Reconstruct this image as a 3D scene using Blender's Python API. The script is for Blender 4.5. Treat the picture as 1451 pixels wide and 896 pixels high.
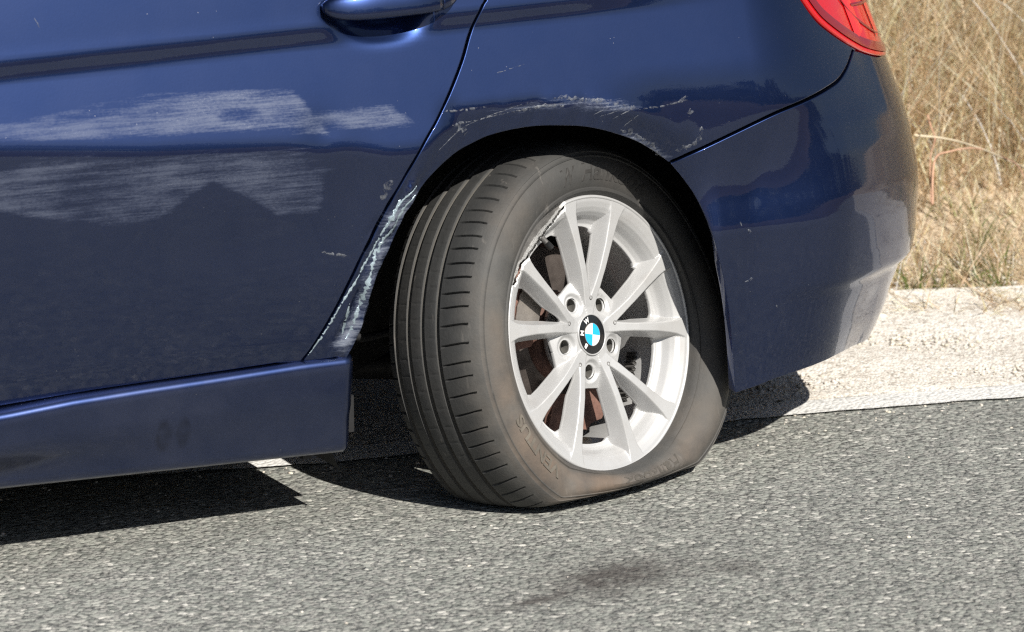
import bpy, math, random
import numpy as np
from mathutils import Vector, Matrix
from mathutils.geometry import delaunay_2d_cdt

# ------------------------------------------------------------------ scene, camera, light
sc = bpy.context.scene
for o in list(bpy.data.objects): bpy.data.objects.remove(o)
COL = sc.collection
rng = np.random.default_rng(7); random.seed(7)
# car frame: +X towards the tail, +Y away from the camera, Z up; the near rear wheel stands at the origin
PSI, PITCH = math.radians(28.5), math.radians(13.0)
cam_data = bpy.data.cameras.new('camera'); cam = bpy.data.objects.new('camera', cam_data); COL.objects.link(cam)
cam.location = (-2.9164+0.035, -5.0114+0.065, 1.6502-0.0172)
cam.rotation_euler = (math.pi/2 - PITCH, 0, -PSI)
cam_data.sensor_width = 36; cam_data.lens = 128.12; cam_data.clip_end = 2000; cam_data.clip_start = 0.05
cam_data.dof.use_dof = True; cam_data.dof.focus_distance = 6.0; cam_data.dof.aperture_fstop = 6.3
sc.camera = cam
SUN = Vector((0.080, -0.738, 0.672)).normalized()          # direction towards the sun
EL = math.asin(SUN.z); AZ = math.atan2(SUN.x, SUN.y)
world = bpy.data.worlds.new('World'); sc.world = world; world.use_nodes = True
wn = world.node_tree; wn.nodes.clear()
sky = wn.nodes.new('ShaderNodeTexSky'); sky.sky_type = 'NISHITA'; sky.sun_disc = False
sky.sun_elevation = EL; sky.sun_rotation = AZ; sky.air_density = 1.0; sky.dust_density = 0.9; sky.ozone_density = 1.5
bg = wn.nodes.new('ShaderNodeBackground'); bg.inputs[1].default_value = 0.05
wo = wn.nodes.new('ShaderNodeOutputWorld')
wn.links.new(sky.outputs[0], bg.inputs[0]); wn.links.new(bg.outputs[0], wo.inputs[0])
sl = bpy.data.lights.new('sun', 'SUN'); sl.energy = 5.0; sl.angle = math.radians(0.53); sl.color = (1.0, 0.955, 0.88)
so = bpy.data.objects.new('sun', sl); COL.objects.link(so); so.rotation_euler = SUN.to_track_quat('Z', 'Y').to_euler()
sc.view_settings.view_transform = 'Standard'; sc.view_settings.look = 'None'
sc.cycles.use_denoising = False; sc.cycles.filter_width = 1.25
sc.view_settings.exposure = 0.40; sc.view_settings.gamma = 1.0

# ------------------------------------------------------------------ helpers
def sstep(a, b, x):
    t = np.clip((x-a)/(b-a), 0, 1); return t*t*(3-2*t)
def smooth(a, n, axis=0):
    k = np.hanning(2*n+3)[1:-1]; k /= k.sum()
    p = np.concatenate([np.repeat(np.take(a,[0],axis),n,axis), a, np.repeat(np.take(a,[-1],axis),n,axis)], axis)
    return np.apply_along_axis(lambda v: np.convolve(v,k,'valid'), axis, p)
def mesh(name, V, F, mats, parent=None, normals=None, smooth_sh=True, attrs=None, midx=None):
    me = bpy.data.meshes.new(name)
    me.from_pydata([tuple(v) for v in np.asarray(V, float)], [], [tuple(int(i) for i in f) for f in F])
    for m in (mats if isinstance(mats, (list, tuple)) else [mats]): me.materials.append(m)
    if midx is not None: me.polygons.foreach_set('material_index', np.asarray(midx, np.int32))
    me.polygons.foreach_set('use_smooth', np.full(len(me.polygons), smooth_sh))
    for k, (typ, data) in (attrs or {}).items():
        a = me.attributes.new(k, typ, 'POINT')
        a.data.foreach_set('value' if typ == 'FLOAT' else ('vector' if typ == 'FLOAT_VECTOR' else 'color'), np.asarray(data, np.float32).ravel())
    if normals is not None:
        a = me.attributes.new('custom_normal', 'FLOAT_VECTOR', 'POINT'); a.data.foreach_set('vector', np.nan_to_num(np.asarray(normals, np.float32)).ravel())
    me.update()
    return link(name, me, parent)
def link(name, me, parent=None):
    o = bpy.data.objects.new(name, me); COL.objects.link(o)
    if parent is not None: o.parent = parent
    return o
def tag(o, label=None, cat=None, group=None, kind=None):
    if label: o['label'] = label
    if cat: o['category'] = cat
    if group: o['group'] = group
    if kind: o['kind'] = kind
    return o
class MB:                                   # collects boxes and tubes into one mesh
    def __init__(s): s.V = []; s.F = []
    def add(s, V, F):
        n = len(s.V); s.V += [tuple(v) for v in V]; s.F += [tuple(i+n for i in f) for f in F]
    def box(s, c, h, rot=None, taper=1.0):
        R = rot or Matrix.Identity(3); v = []
        for z in (-1,1):
            for y in (-1,1):
                for x in (-1,1):
                    k = taper if z > 0 else 1
                    v.append(Vector(c)+R@Vector((x*h[0]*k, y*h[1]*k, z*h[2])))
        s.add(v, [(0,2,3,1),(4,5,7,6),(0,1,5,4),(2,6,7,3),(0,4,6,2),(1,3,7,5)])
    def tube(s, pts, rad, n=10, caps=True):
        pts = [Vector(p) for p in pts]; rad = rad if hasattr(rad,'__len__') else [rad]*len(pts)
        V=[];F=[]; up = Vector((0.13,0.21,1)).normalized()
        for i,p in enumerate(pts):
            t = (pts[min(i+1,len(pts)-1)]-pts[max(i-1,0)]).normalized()
            a = t.cross(up).normalized(); b = t.cross(a)
            for k in range(n):
                w = 2*math.pi*k/n; V.append(p+rad[i]*(math.cos(w)*a+math.sin(w)*b))
        for i in range(len(pts)-1):
            for k in range(n): F.append((i*n+k, i*n+(k+1)%n, (i+1)*n+(k+1)%n, (i+1)*n+k))
        if caps: F.append(tuple(range(n))); F.append(tuple((len(pts)-1)*n+k for k in range(n))[::-1])
        s.add(V,F)
    def obj(s, name, mat, parent=None, smooth_sh=False):
        return mesh(name, s.V, s.F, mat, parent, smooth_sh=smooth_sh)
def lathe(prof, n, axis_fn):
    """prof: list of (r, y); axis_fn(r, th, y)->xyz ; returns V, F (quads), theta index major"""
    prof = np.asarray(prof, float); m = len(prof)
    th = np.linspace(0, 2*math.pi, n, endpoint=False)
    R = np.tile(prof[:,0], n); Y = np.tile(prof[:,1], n); T = np.repeat(th, m)
    V = axis_fn(R, T, Y)
    i = np.arange(n)[:,None]; j = np.arange(m-1)[None,:]
    a = i*m+j; b = ((i+1)%n)*m+j
    return V, np.stack([a, b, b+1, a+1], -1).reshape(-1,4)

# ------------------------------------------------------------------ materials
class NT:
    def __init__(s, name):
        s.m = bpy.data.materials.new(name); s.m.use_nodes = True; s.t = s.m.node_tree; s.t.nodes.clear()
        s.out = s.n('OutputMaterial'); s.p = s.n('BsdfPrincipled'); s.l(s.p.outputs[0], s.out.inputs[0])
    def n(s, typ, **kw):
        nd = s.t.nodes.new('ShaderNode'+typ)
        for k, v in kw.items(): setattr(nd, k, v)
        return nd
    def l(s, a, b): s.t.links.new(a, b)
    def put(s, sock, v):
        if hasattr(v, 'is_output'): s.l(v, sock)
        else: sock.default_value = (*v, 1) if isinstance(v, tuple) and len(v) == 3 and sock.type == 'RGBA' else v
    def set(s, **kw):
        for k, v in kw.items(): s.put(s.p.inputs[k.replace('_', ' ')], v)
        return s
    def coord(s, scale=(1,1,1), attr=None, kind='Object'):
        mp = s.n('Mapping'); mp.inputs[3].default_value = scale
        if attr: a = s.n('Attribute', attribute_name=attr); s.l(a.outputs['Vector'], mp.inputs[0])
        else: c = s.n('TexCoord'); s.l(c.outputs[kind], mp.inputs[0])
        return mp.outputs[0]
    def attr(s, name, out='Fac'): return s.n('Attribute', attribute_name=name).outputs[out]
    def noise(s, vec, scale, detail=4, rough=0.55, dist=0.0):
        q = s.n('TexNoise'); s.l(vec, q.inputs['Vector']); q.inputs['Scale'].default_value = scale
        q.inputs['Detail'].default_value = detail; q.inputs['Roughness'].default_value = rough; q.inputs['Distortion'].default_value = dist
        return q.outputs['Fac']
    def voro(s, vec, scale, feature='F1', out='Distance', rnd=1.0):
        q = s.n('TexVoronoi', feature=feature); s.l(vec, q.inputs['Vector']); q.inputs['Scale'].default_value = scale
        q.inputs['Randomness'].default_value = rnd
        return q.outputs[out]
    def ramp(s, f, *stops, interp='LINEAR'):
        r = s.n('ValToRGB'); s.l(f, r.inputs[0]); cr = r.color_ramp; cr.interpolation = interp
        while len(cr.elements) < len(stops): cr.elements.new(0.5)
        for e, (p, c) in zip(cr.elements, stops):
            e.position = p; e.color = (c, c, c, 1) if not hasattr(c, '__len__') else (*c, 1)
        return r.outputs[0]
    def math(s, op, a, b=0.0, clamp=False):
        q = s.n('Math', operation=op, use_clamp=clamp); s.put(q.inputs[0], a); s.put(q.inputs[1], b); return q.outputs[0]
    def mix(s, f, a, b, mode='MIX'):
        q = s.n('Mix', data_type='RGBA', blend_type=mode); s.put(q.inputs[0], f); s.put(q.inputs[6], a); s.put(q.inputs[7], b); return q.outputs[2]
    def mixf(s, f, a, b):
        q = s.n('Mix', data_type='FLOAT'); s.put(q.inputs[0], f); s.put(q.inputs[2], a); s.put(q.inputs[3], b); return q.outputs[0]
    def bump(s, h, strength=0.3, dist=0.01, normal=None):
        b = s.n('Bump'); s.put(b.inputs['Height'], h); b.inputs['Strength'].default_value = strength; b.inputs['Distance'].default_value = dist
        if normal is not None: s.l(normal, b.inputs['Normal'])
        s.l(b.outputs[0], s.p.inputs['Normal']); return b.outputs[0]

def plain(name, col, rough=0.6, metal=0.0, coat=0.0, bump=0.0, bscale=80, var=0.0):
    m = NT(name); m.set(Base_Color=col, Roughness=rough, Metallic=metal, Coat_Weight=coat)
    c = m.coord()
    if var:
        f = m.noise(c, 23, 6, 0.65)
        m.set(Base_Color=m.mix(m.ramp(f, (0.35, 0.0), (0.65, 1.0)), tuple(x*(1-var) for x in col), tuple(min(1, x*(1+var)) for x in col)))
    if bump: m.bump(m.noise(c, bscale, 5), bump, 0.002)
    return m.m
PAINT_A, PAINT_B = (0.0138, 0.0285, 0.092), (0.0182, 0.0355, 0.112)
def make_paint(name, dust=0.10, scratch=False, lacquer=0.018, stains=()):
    m = NT(name); c = m.coord()
    base = m.mix(m.noise(c, 900, 2), PAINT_A, PAINT_B)
    d1 = m.ramp(m.noise(c, 7, 6, 0.7), (0.35, 0.0), (0.75, 1.0))
    dustf = m.math('MULTIPLY', d1, dust)
    sp = m.math('LESS_THAN', m.voro(c, 62), 0.045)
    sp = m.math('MULTIPLY', sp, m.math('GREATER_THAN', m.noise(c, 9, 2), 0.56))
    metal, rough, coat = 1.0, 0.37, 1.0
    col = m.mix(dustf, base, (0.20, 0.185, 0.17))
    col = m.mix(m.math('MULTIPLY', sp, 0.35), col, (0.6, 0.6, 0.6))
    mt = m.math('SUBTRACT', metal, m.math('MULTIPLY', dustf, 0.9), True)
    rg = m.math('ADD', rough, m.math('MULTIPLY', dustf, 0.5))
    cr = m.math('ADD', lacquer, m.math('MULTIPLY', dustf, 0.35))
    h = m.noise(c, 260, 2)
    if scratch:
        q = m.coord((3.0, 1, 105), attr='uz')        # long horizontal streaks
        q2 = m.coord((20, 1, 380), attr='uz')
        q3 = m.coord((9, 1, 26), attr='uz')
        st = m.math('ADD', m.math('MULTIPLY', m.noise(q, 1.0, 5, 0.62), 0.62), m.math('MULTIPLY', m.noise(q2, 1.0, 3, 0.6), 0.38))
        q4 = m.coord((160, 1, 420), attr='uz')
        st = m.math('ADD', m.math('MULTIPLY', st, 0.48), m.math('MULTIPLY', m.noise(q3, 0.8, 5, 0.62), 0.34))
        st = m.math('ADD', st, m.math('MULTIPLY', m.noise(q4, 1.0, 3, 0.7), 0.18))
        a = m.attr('scr')
        # the attribute raises the threshold gradually, so the edge of the scrape breaks into streaks
        v = m.math('ADD', st, m.math('MULTIPLY', m.math('SUBTRACT', a, 0.62), 0.17))
        f = m.ramp(v, (0.485, 0.0), (0.54, 0.36), (0.59, 0.76), (0.65, 1.0))
        f = m.math('MULTIPLY', f, m.ramp(a, (0.02, 0.0), (0.16, 1.0)), True)
        f = m.math('MULTIPLY', f, m.attr('scs'), True)
        fl = m.math('MULTIPLY', m.math('LESS_THAN', m.voro(m.coord((1,1,1.6), attr='uz'), 330), 0.16), m.math('MULTIPLY', f, m.ramp(m.noise(q3, 1.3, 3), (0.5, 0.0), (0.6, 0.9))))
        col = m.mix(f, col, (0.185, 0.205, 0.25)); col = m.mix(fl, col, (0.6, 0.62, 0.65))
        mt = m.math('MULTIPLY', mt, m.math('SUBTRACT', 1.0, f), True)
        rg = m.mixf(f, rg, 0.55)
        coat = m.math('SUBTRACT', 1.0, m.math('MULTIPLY', f, 0.55), True)
        cr = m.math('ADD', cr, m.math('MULTIPLY', f, 0.25))
        h = m.math('ADD', h, m.math('MULTIPLY', m.math('MULTIPLY', f, m.noise(q2, 2.0, 2)), 2.0))
    for (sx, sz, rx, rz) in stains:                 # wiped finger marks in the road dirt
        mp = m.n('Mapping'); mp.vector_type = 'TEXTURE'; tc = m.n('TexCoord'); m.l(tc.outputs['Object'], mp.inputs[0])
        mp.inputs[1].default_value = (sx, 0, sz); mp.inputs[3].default_value = (rx, 5, rz)
        g = m.n('TexGradient', gradient_type='SPHERICAL'); m.l(mp.outputs[0], g.inputs[0])
        k = m.math('MULTIPLY', m.ramp(g.outputs['Fac'], (0.0, 0.0), (0.35, 1.0)), m.ramp(m.noise(c, 45, 4), (0.35, 0.12), (0.6, 0.40)))
        col = m.mix(k, col, (0.012, 0.013, 0.018)); coat = m.math('SUBTRACT', coat, m.math('MULTIPLY', k, 0.6), True)
    m.set(Base_Color=col, Metallic=mt, Roughness=rg, Coat_Weight=coat, Coat_Roughness=cr, Coat_IOR=1.55)
    m.bump(h, 0.03, 0.001)
    bn = [x for x in m.t.nodes if x.type == 'BUMP'][0]; m.l(bn.outputs[0], m.p.inputs['Coat Normal'])
    return m.m
M = {}
M['paint'] = make_paint('blue_paint', 0.02, True)
M['paint_bumper'] = make_paint('blue_bumper_paint', 0.03)
M['paint_sill'] = make_paint('dusty_blue_paint', 0.09, False, 0.16, [(-0.795, 0.205, 0.016, 0.032), (-0.762, 0.207, 0.014, 0.030)])
M['scratch'] = plain('bare_scratch', (0.24, 0.255, 0.28), 0.5, 0.3, bump=0.5, bscale=300, var=0.35)
def broken(mat, sc=90, lo=0.42, hi=0.60, amt=0.9):
    t = mat.node_tree; p = [n for n in t.nodes if n.type == 'BSDF_PRINCIPLED'][0]; o = [n for n in t.nodes if n.type == 'OUTPUT_MATERIAL'][0]
    tc = t.nodes.new('ShaderNodeTexCoord'); nz = t.nodes.new('ShaderNodeTexNoise'); nz.inputs['Scale'].default_value = sc; nz.inputs['Detail'].default_value = 6; nz.inputs['Roughness'].default_value = 0.7
    mr = t.nodes.new('ShaderNodeMapRange'); mr.inputs[1].default_value = lo; mr.inputs[2].default_value = hi; mr.inputs[4].default_value = amt
    tr = t.nodes.new('ShaderNodeBsdfTransparent'); mx = t.nodes.new('ShaderNodeMixShader')
    for a, b in ((tc.outputs['Object'], nz.inputs['Vector']), (nz.outputs['Fac'], mr.inputs[0]), (mr.outputs[0], mx.inputs[0]), (tr.outputs[0], mx.inputs[1]), (p.outputs[0], mx.inputs[2]), (mx.outputs[0], o.inputs[0])): t.links.new(a, b)
broken(M['scratch'], 130, 0.42, 0.70, 0.70)
M['bare_glint'] = plain('scraped_metal_glint', (0.42, 0.52, 0.58), 0.35, 0.6, bump=0.6, bscale=240, var=0.3)  # gouged metal, its pale blue also painting the highlights along the crumpled folds
M['black'] = plain('black_plastic', (0.012, 0.012, 0.013), 0.6, bump=0.3, bscale=60, var=0.3)
M['liner'] = plain('arch_liner_felt', (0.013, 0.013, 0.013), 0.9, bump=0.5, bscale=200, var=0.3)
M['trim'] = plain('grey_underbody_plastic', (0.014, 0.014, 0.015), 0.6, var=0.3)
M['rust'] = plain('rusty_iron', (0.145, 0.078, 0.060), 0.8, 0.1, bump=0.6, bscale=150, var=0.5)
M['steel'] = plain('dull_steel', (0.26, 0.235, 0.21), 0.42, 0.55, bump=0.2, bscale=120, var=0.25)
M['disc'] = plain('worn_brake_disc', (0.13, 0.11, 0.10), 0.45, 0.6, var=0.3)
M['well'] = plain('grimy_shaded_alloy', (0.13, 0.125, 0.115), 0.6, 0.2, var=0.3)  # alloy colour darkened to put recess shade into the lug holes
M['lead'] = plain('balance_weight', (0.12, 0.115, 0.11), 0.6, 0.2, bump=0.4, var=0.4)
M['bolt'] = plain('lug_bolt_steel', (0.10, 0.095, 0.09), 0.35, 0.8, var=0.3)  # bolt heads darkened with the wells, shade painted down the holes
M['blackgloss'] = plain('black_enamel', (0.012, 0.012, 0.013), 0.25, coat=0.6)
M['white'] = plain('white_enamel', (0.80, 0.80, 0.80), 0.3, coat=0.6, var=0.05)
M['sky_blue'] = plain('blue_enamel', (0.02, 0.42, 0.74), 0.3, coat=0.6)
M['fracture'] = plain('fresh_aluminium_fracture', (0.82, 0.82, 0.81), 0.6, 0.0, bump=0.0, var=0.10)
M['letters_mid'] = plain('half_dusty_rubber_lettering', (0.075, 0.067, 0.057), 0.8, var=0.3)
M['letters_dusty'] = plain('dusty_rubber_lettering', (0.125, 0.11, 0.09), 0.8, var=0.3)
M['letters'] = plain('moulded_rubber_lettering', (0.034, 0.032, 0.030), 0.7, var=0.3)
# silver rim paint with brake dust in blotches
m = NT('silver_rim_paint'); c = m.coord()
bd = m.ramp(m.noise(c, 14, 6, 0.65), (0.52, 0.0), (0.80, 0.32))
m.set(Base_Color=m.mix(bd, (0.50, 0.50, 0.498), (0.31, 0.275, 0.24)), Metallic=0.30, Roughness=0.48, Coat_Weight=0.35, Coat_Roughness=0.12)
m.bump(m.noise(c, 400, 2), 0.04, 0.001); M['silver'] = m.m
# tyre rubber: dust by attribute, thinner at the upper right to deepen the arch shade
m = NT('tyre_rubber'); c = m.coord()
dn = m.ramp(m.noise(c, 11, 7, 0.68), (0.30, 0.35), (0.62, 1.0))
df = m.math('MULTIPLY', m.attr('dust'), dn, True)
sw = m.mix(m.ramp(m.noise(c, 5, 4, 0.6), (0.40, 0.0), (0.60, 1.0)), (0.132, 0.127, 0.117), (0.150, 0.126, 0.102))
sw = m.mix(m.math('MULTIPLY', m.ramp(m.attr('dust'), (0.60, 0.0), (0.95, 0.85)), m.ramp(m.noise(c, 8, 5, 0.65), (0.38, 0.2), (0.58, 1.0))), sw, (0.180, 0.128, 0.092))
rub = m.mix(m.noise(c, 60, 4), (0.021, 0.022, 0.023), (0.041, 0.041, 0.040))
gr = m.math('MULTIPLY', m.attr('groove'), 1.0, True)
col = m.mix(df, rub, sw)
col = m.mix(m.math('MULTIPLY', gr, 0.8), col, (0.17, 0.155, 0.13))
sc_ = m.ramp(m.noise(m.coord((60, 60, 6)), 1.0, 3, 0.6), (0.66, 0.0), (0.72, 0.25))
col = m.mix(sc_, col, (0.22, 0.20, 0.18))
m.set(Base_Color=col, Roughness=m.mixf(df, 0.62, 0.85))
m.bump(m.noise(c, 220, 5, 0.6), 0.22, 0.0025); M['rubber'] = m.m
# red lens
m = NT('red_lens'); m.set(Base_Color=(0.50, 0.006, 0.008), Roughness=0.12, Coat_Weight=1.0, Coat_Roughness=0.02, Subsurface_Weight=0.25, Subsurface_Scale=0.02)
m.p.inputs['Subsurface Radius'].default_value = (1, 0.1, 0.1); M['lens'] = m.m
m = NT('bright_red_lens'); m.set(Base_Color=(0.66, 0.012, 0.010), Roughness=0.2, Coat_Weight=1.0, Coat_Roughness=0.02); M['lens2'] = m.m
m = NT('dark_red_lens'); m.set(Base_Color=(0.20, 0.004, 0.006), Roughness=0.15, Coat_Weight=1.0, Coat_Roughness=0.02); M['lens3'] = m.m
# asphalt
m = NT('worn_asphalt'); c = m.coord()
wob = m.n('VectorMath', operation='ADD'); m.l(c, wob.inputs[0])
ns = m.n('TexNoise'); m.l(c, ns.inputs['Vector']); ns.inputs['Scale'].default_value = 140; ns.inputs['Detail'].default_value = 2
nv = m.n('VectorMath', operation='SCALE'); m.l(ns.outputs['Color'], nv.inputs[0]); nv.inputs['Scale'].default_value = 0.006
m.l(nv.outputs[0], wob.inputs[1]); cw = wob.outputs[0]
v1 = m.voro(cw, 104, 'F1', 'Distance'); vc = m.voro(cw, 104, 'F1', 'Color')
v2c = m.voro(cw, 210, 'F1', 'Color'); v2 = m.voro(cw, 210)
sep = m.n('SeparateColor'); m.l(vc, sep.inputs[0]); sep2 = m.n('SeparateColor'); m.l(v2c, sep2.inputs[0])
stone = m.ramp(sep.outputs[0], (0.0, (0.135, 0.141, 0.128)), (0.30, (0.245, 0.254, 0.228)), (0.55, (0.306, 0.313, 0.280)), (0.80, (0.350, 0.354, 0.317)), (0.93, (0.43, 0.425, 0.38)), (0.97, (0.58, 0.565, 0.51)))
fine = m.ramp(sep2.outputs[1], (0.0, (0.12, 0.123, 0.117)), (0.5, (0.26, 0.26, 0.238)), (1.0, (0.38, 0.37, 0.335)))
col = m.mix(m.ramp(sep.outputs[2], (0.45, 0.0), (0.55, 1.0)), stone, fine)
edge = m.ramp(v1, (0.42, 0.0), (0.80, 1.0))
pit = m.math('MULTIPLY', edge, m.ramp(m.noise(c, 75, 3), (0.42, 0.0), (0.60, 1.0)))
col = m.mix(m.math('MULTIPLY', pit, 0.70), col, (0.055, 0.057, 0.052))
col = m.mix(m.math('MULTIPLY', m.ramp(m.noise(c, 1.6, 5, 0.6), (0.40, 0.0), (0.62, 1.0)), 0.20), col, (0.10, 0.103, 0.098))
# skid smudge in front of the flat tyre
def blob(cx, cy, ang, a, b):
    mp = m.n('Mapping'); mp.vector_type = 'TEXTURE'; tc = m.n('TexCoord'); m.l(tc.outputs['Object'], mp.inputs[0])
    mp.inputs[1].default_value = (cx, cy, 0); mp.inputs[2].default_value = (0, 0, ang); mp.inputs[3].default_value = (a, b, 1)
    g = m.n('TexGradient', gradient_type='QUADRATIC_SPHERE'); m.l(mp.outputs[0], g.inputs[0]); return g.outputs['Fac']
sm = m.math('ADD', m.math('MULTIPLY', blob(-0.21, -0.355, 0.22, 0.26, 0.15), 1.9), m.math('MULTIPLY', blob(-0.38, -0.405, 0.10, 0.17, 0.035), 1.3))
sm = m.math('ADD', sm, m.math('MULTIPLY', blob(-0.02, -0.40, 0.2, 0.10, 0.10), 0.8))
sm = m.math('MULTIPLY', sm, m.ramp(m.noise(c, 26, 5, 0.7), (0.30, 0.2), (0.62, 1.0)), True)
col = m.mix(m.math('MULTIPLY', sm, 0.85), col, (0.060, 0.052, 0.047))
h = m.math('SUBTRACT', m.math('ADD', m.math('MULTIPLY', m.math('SUBTRACT', 1.0, v1), 0.7), m.math('MULTIPLY', m.math('SUBTRACT', 1.0, v2), 0.25)), m.math('MULTIPLY', pit, 0.6))
h = m.math('ADD', h, m.math('MULTIPLY', m.noise(c, 55, 3), 0.7))
m.set(Base_Color=col, Roughness=0.82); m.bump(h, 0.75, 0.005); M['asphalt'] = m.m
# worn white line
m = NT('worn_road_paint'); c = m.coord()
wv = m.voro(c, 120); wear = m.ramp(m.math('ADD', m.noise(c, 45, 6, 0.7), m.math('MULTIPLY', wv, 0.25)), (0.66, 0.0), (0.82, 0.7))
m.set(Base_Color=m.mix(wear, m.mix(m.noise(c, 6, 5), (0.62, 0.61, 0.585), (0.76, 0.75, 0.72)), (0.34, 0.34, 0.32)), Roughness=0.75)
m.bump(m.math('ADD', m.math('SUBTRACT', 1.0, wv), m.noise(c, 60, 4)), 0.6, 0.005); M['line'] = m.m
# pale limestone gravel
m = NT('limestone_gravel'); c = m.coord()
g1 = m.voro(c, 170); gc = m.voro(c, 170, 'F1', 'Color'); sg = m.n('SeparateColor'); m.l(gc, sg.inputs[0])
col = m.ramp(sg.outputs[0], (0.0, (0.48, 0.43, 0.37)), (0.3, (0.66, 0.615, 0.55)), (0.8, (0.74, 0.705, 0.64)), (1.0, (0.81, 0.785, 0.73)))
col = m.mix(m.math('MULTIPLY', m.math('MULTIPLY', m.ramp(g1, (0.45, 0.0), (0.75, 1.0)), m.ramp(m.noise(c, 60, 3), (0.48, 0.0), (0.62, 1.0))), 0.75), col, (0.20, 0.17, 0.13))
col = m.mix(m.ramp(m.noise(c, 3.5, 5, 0.65), (0.50, 0.0), (0.72, 0.5)), col, (0.46, 0.39, 0.31))
m.set(Base_Color=col, Roughness=0.95); m.bump(m.math('ADD', m.math('SUBTRACT', 1.0, g1), m.noise(c, 90, 5, 0.65)), 0.55, 0.005); M['gravel'] = m.m
m = NT('gravel_stone'); col = m.mix(m.noise(m.coord(), 40, 4), (0.56, 0.51, 0.44), (0.76, 0.72, 0.66))
m.set(Base_Color=m.mix(0.6, col, m.attr('col', 'Color'), 'MULTIPLY'), Roughness=0.95); M['stone'] = m.m
m = NT('bank_soil'); c = m.coord()
m.set(Base_Color=m.mix(m.noise(c, 9, 6, 0.7), (0.42, 0.33, 0.23), (0.56, 0.46, 0.34)), Roughness=1.0); m.bump(m.noise(c, 30, 6), 0.9, 0.03); M['soil'] = m.m
m = NT('grass_blade'); ca = m.attr('col', 'Color')
m.set(Base_Color=ca, Roughness=0.6); tr = m.n('BsdfTranslucent'); m.l(ca, tr.inputs[0]); mx = m.n('MixShader'); mx.inputs[0].default_value = 0.42
m.l(m.p.outputs[0], mx.inputs[1]); m.l(tr.outputs[0], mx.inputs[2]); m.l(mx.outputs[0], m.out.inputs[0]); M['grass'] = m.m
m = NT('far_foliage'); c = m.coord(); m.set(Base_Color=m.mix(m.noise(c, 0.8, 5), (0.022, 0.032, 0.012), (0.06, 0.075, 0.028)), Roughness=0.9); M['foliage'] = m.m
m = NT('red_earth'); c = m.coord(); m.set(Base_Color=m.mix(m.noise(c, 0.7, 6), (0.10, 0.055, 0.04), (0.19, 0.115, 0.075)), Roughness=1.0); M['earth'] = m.m
m = NT('far_ground'); c = m.coord(); m.set(Base_Color=m.mix(m.noise(c, 0.15, 6), (0.20, 0.16, 0.085), (0.30, 0.25, 0.15)), Roughness=1.0); M['far'] = m.m

# ------------------------------------------------------------------ road, verge, bank
_ex = np.array([-0.18, 0.498, 1.062]); _ey = np.array([0.514, 0.432, 0.318])
_ec = np.polyfit(_ex, _ey, 2)
def edge_y(x):                                # far edge of the white line
    x = np.asarray(x, float); xc = np.clip(x, -0.28, 1.8); sl_ = np.where(x < -0.28, -0.24, 2*_ec[0]*xc+_ec[1])
    return np.polyval(_ec, xc) + sl_*(x-xc)
def bank_z(d, x):
    base = np.interp(d, [-1, 0.05, 0.35, 0.62, 0.9, 1.3, 4.5, 7, 30], [0, -0.002, 0.012, 0.03, 0.10, 0.26, 1.55, 2.1, 2.4])
    return base + np.clip(d-0.6, 0, 0.6)*0.05*(np.sin(x*3.1+d*2)+np.sin(x*1.3-d*4.1))
def strip(name, xs, ds, zf, mat):
    X, Dd = np.meshgrid(xs, ds, indexing='ij'); Zz = zf(Dd, X)
    V = np.stack([X, edge_y(X)+Dd, Zz], -1).reshape(-1,3); m_ = len(ds)
    i = np.arange(len(xs)-1)[:,None]; j = np.arange(m_-1)[None,:]; a = i*m_+j
    F = np.stack([a, a+m_, a+m_+1, a+1], -1).reshape(-1,4)
    return mesh(name, V, F, mat)
xs_long = np.concatenate([np.linspace(-90,-8,12), np.linspace(-7,9,65), np.linspace(10,90,12)])
g = mesh('ground', [(-900,-900,-0.25),(900,-900,-0.25),(900,900,-0.25),(-900,900,-0.25)], [(0,1,2,3)], M['far']); tag(g, kind='structure')
road = strip('road', xs_long, [-7.2, -6.5, -4, -2, -1, -0.5, -0.1, 0.012], lambda d, x: 0*d, M['asphalt']); tag(road, kind='structure')
def line_strip(name, d0, d1):
    xs = np.concatenate([np.linspace(-90,-4,30), np.arange(-3.98,5,0.02), np.linspace(5.1,90,30)])
    j0 = smooth(rng.normal(0, 0.0035, len(xs)), 1); j1 = smooth(rng.normal(0, 0.0035, len(xs)), 1)
    V = np.concatenate([np.stack([xs, edge_y(xs)+d0+j0, 0*xs+0.004], 1), np.stack([xs, edge_y(xs)+d1+j1, 0*xs+0.004], 1)])
    n = len(xs); F = [(i, i+1, n+i+1, n+i) for i in range(n-1)]
    return mesh(name, V, F, M['line'], road)
line_strip('edge_line', -0.092, -0.004)
line_strip('edge_line', -7.05, -6.93)
gv = strip('gravel_shoulder', np.concatenate([np.linspace(-60,-4,20), np.arange(-3.9,6,0.06), np.linspace(6.2,60,20)]), np.concatenate([[0.0, 0.02], np.arange(0.06,0.69,0.06)]),
           lambda d, x: np.where(d < 0.005, -0.01, bank_z(d, x) + 0.006*np.sin(x*9+d*14)*np.sin(d*11-x*5)*np.clip(d/0.1,0,1) + 0.002), M['gravel']); tag(gv, kind='structure')
bk = strip('bank', np.concatenate([np.linspace(-60,-4,24), np.arange(-3.8,8,0.2), np.linspace(8.4,60,24)]), np.concatenate([[0.55, 0.62], np.arange(0.7,7,0.15), [9, 14, 30, 80]]),
           lambda d, x: bank_z(d, x)-0.012*(d < 0.8), M['soil']); tag(bk, kind='structure')
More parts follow.
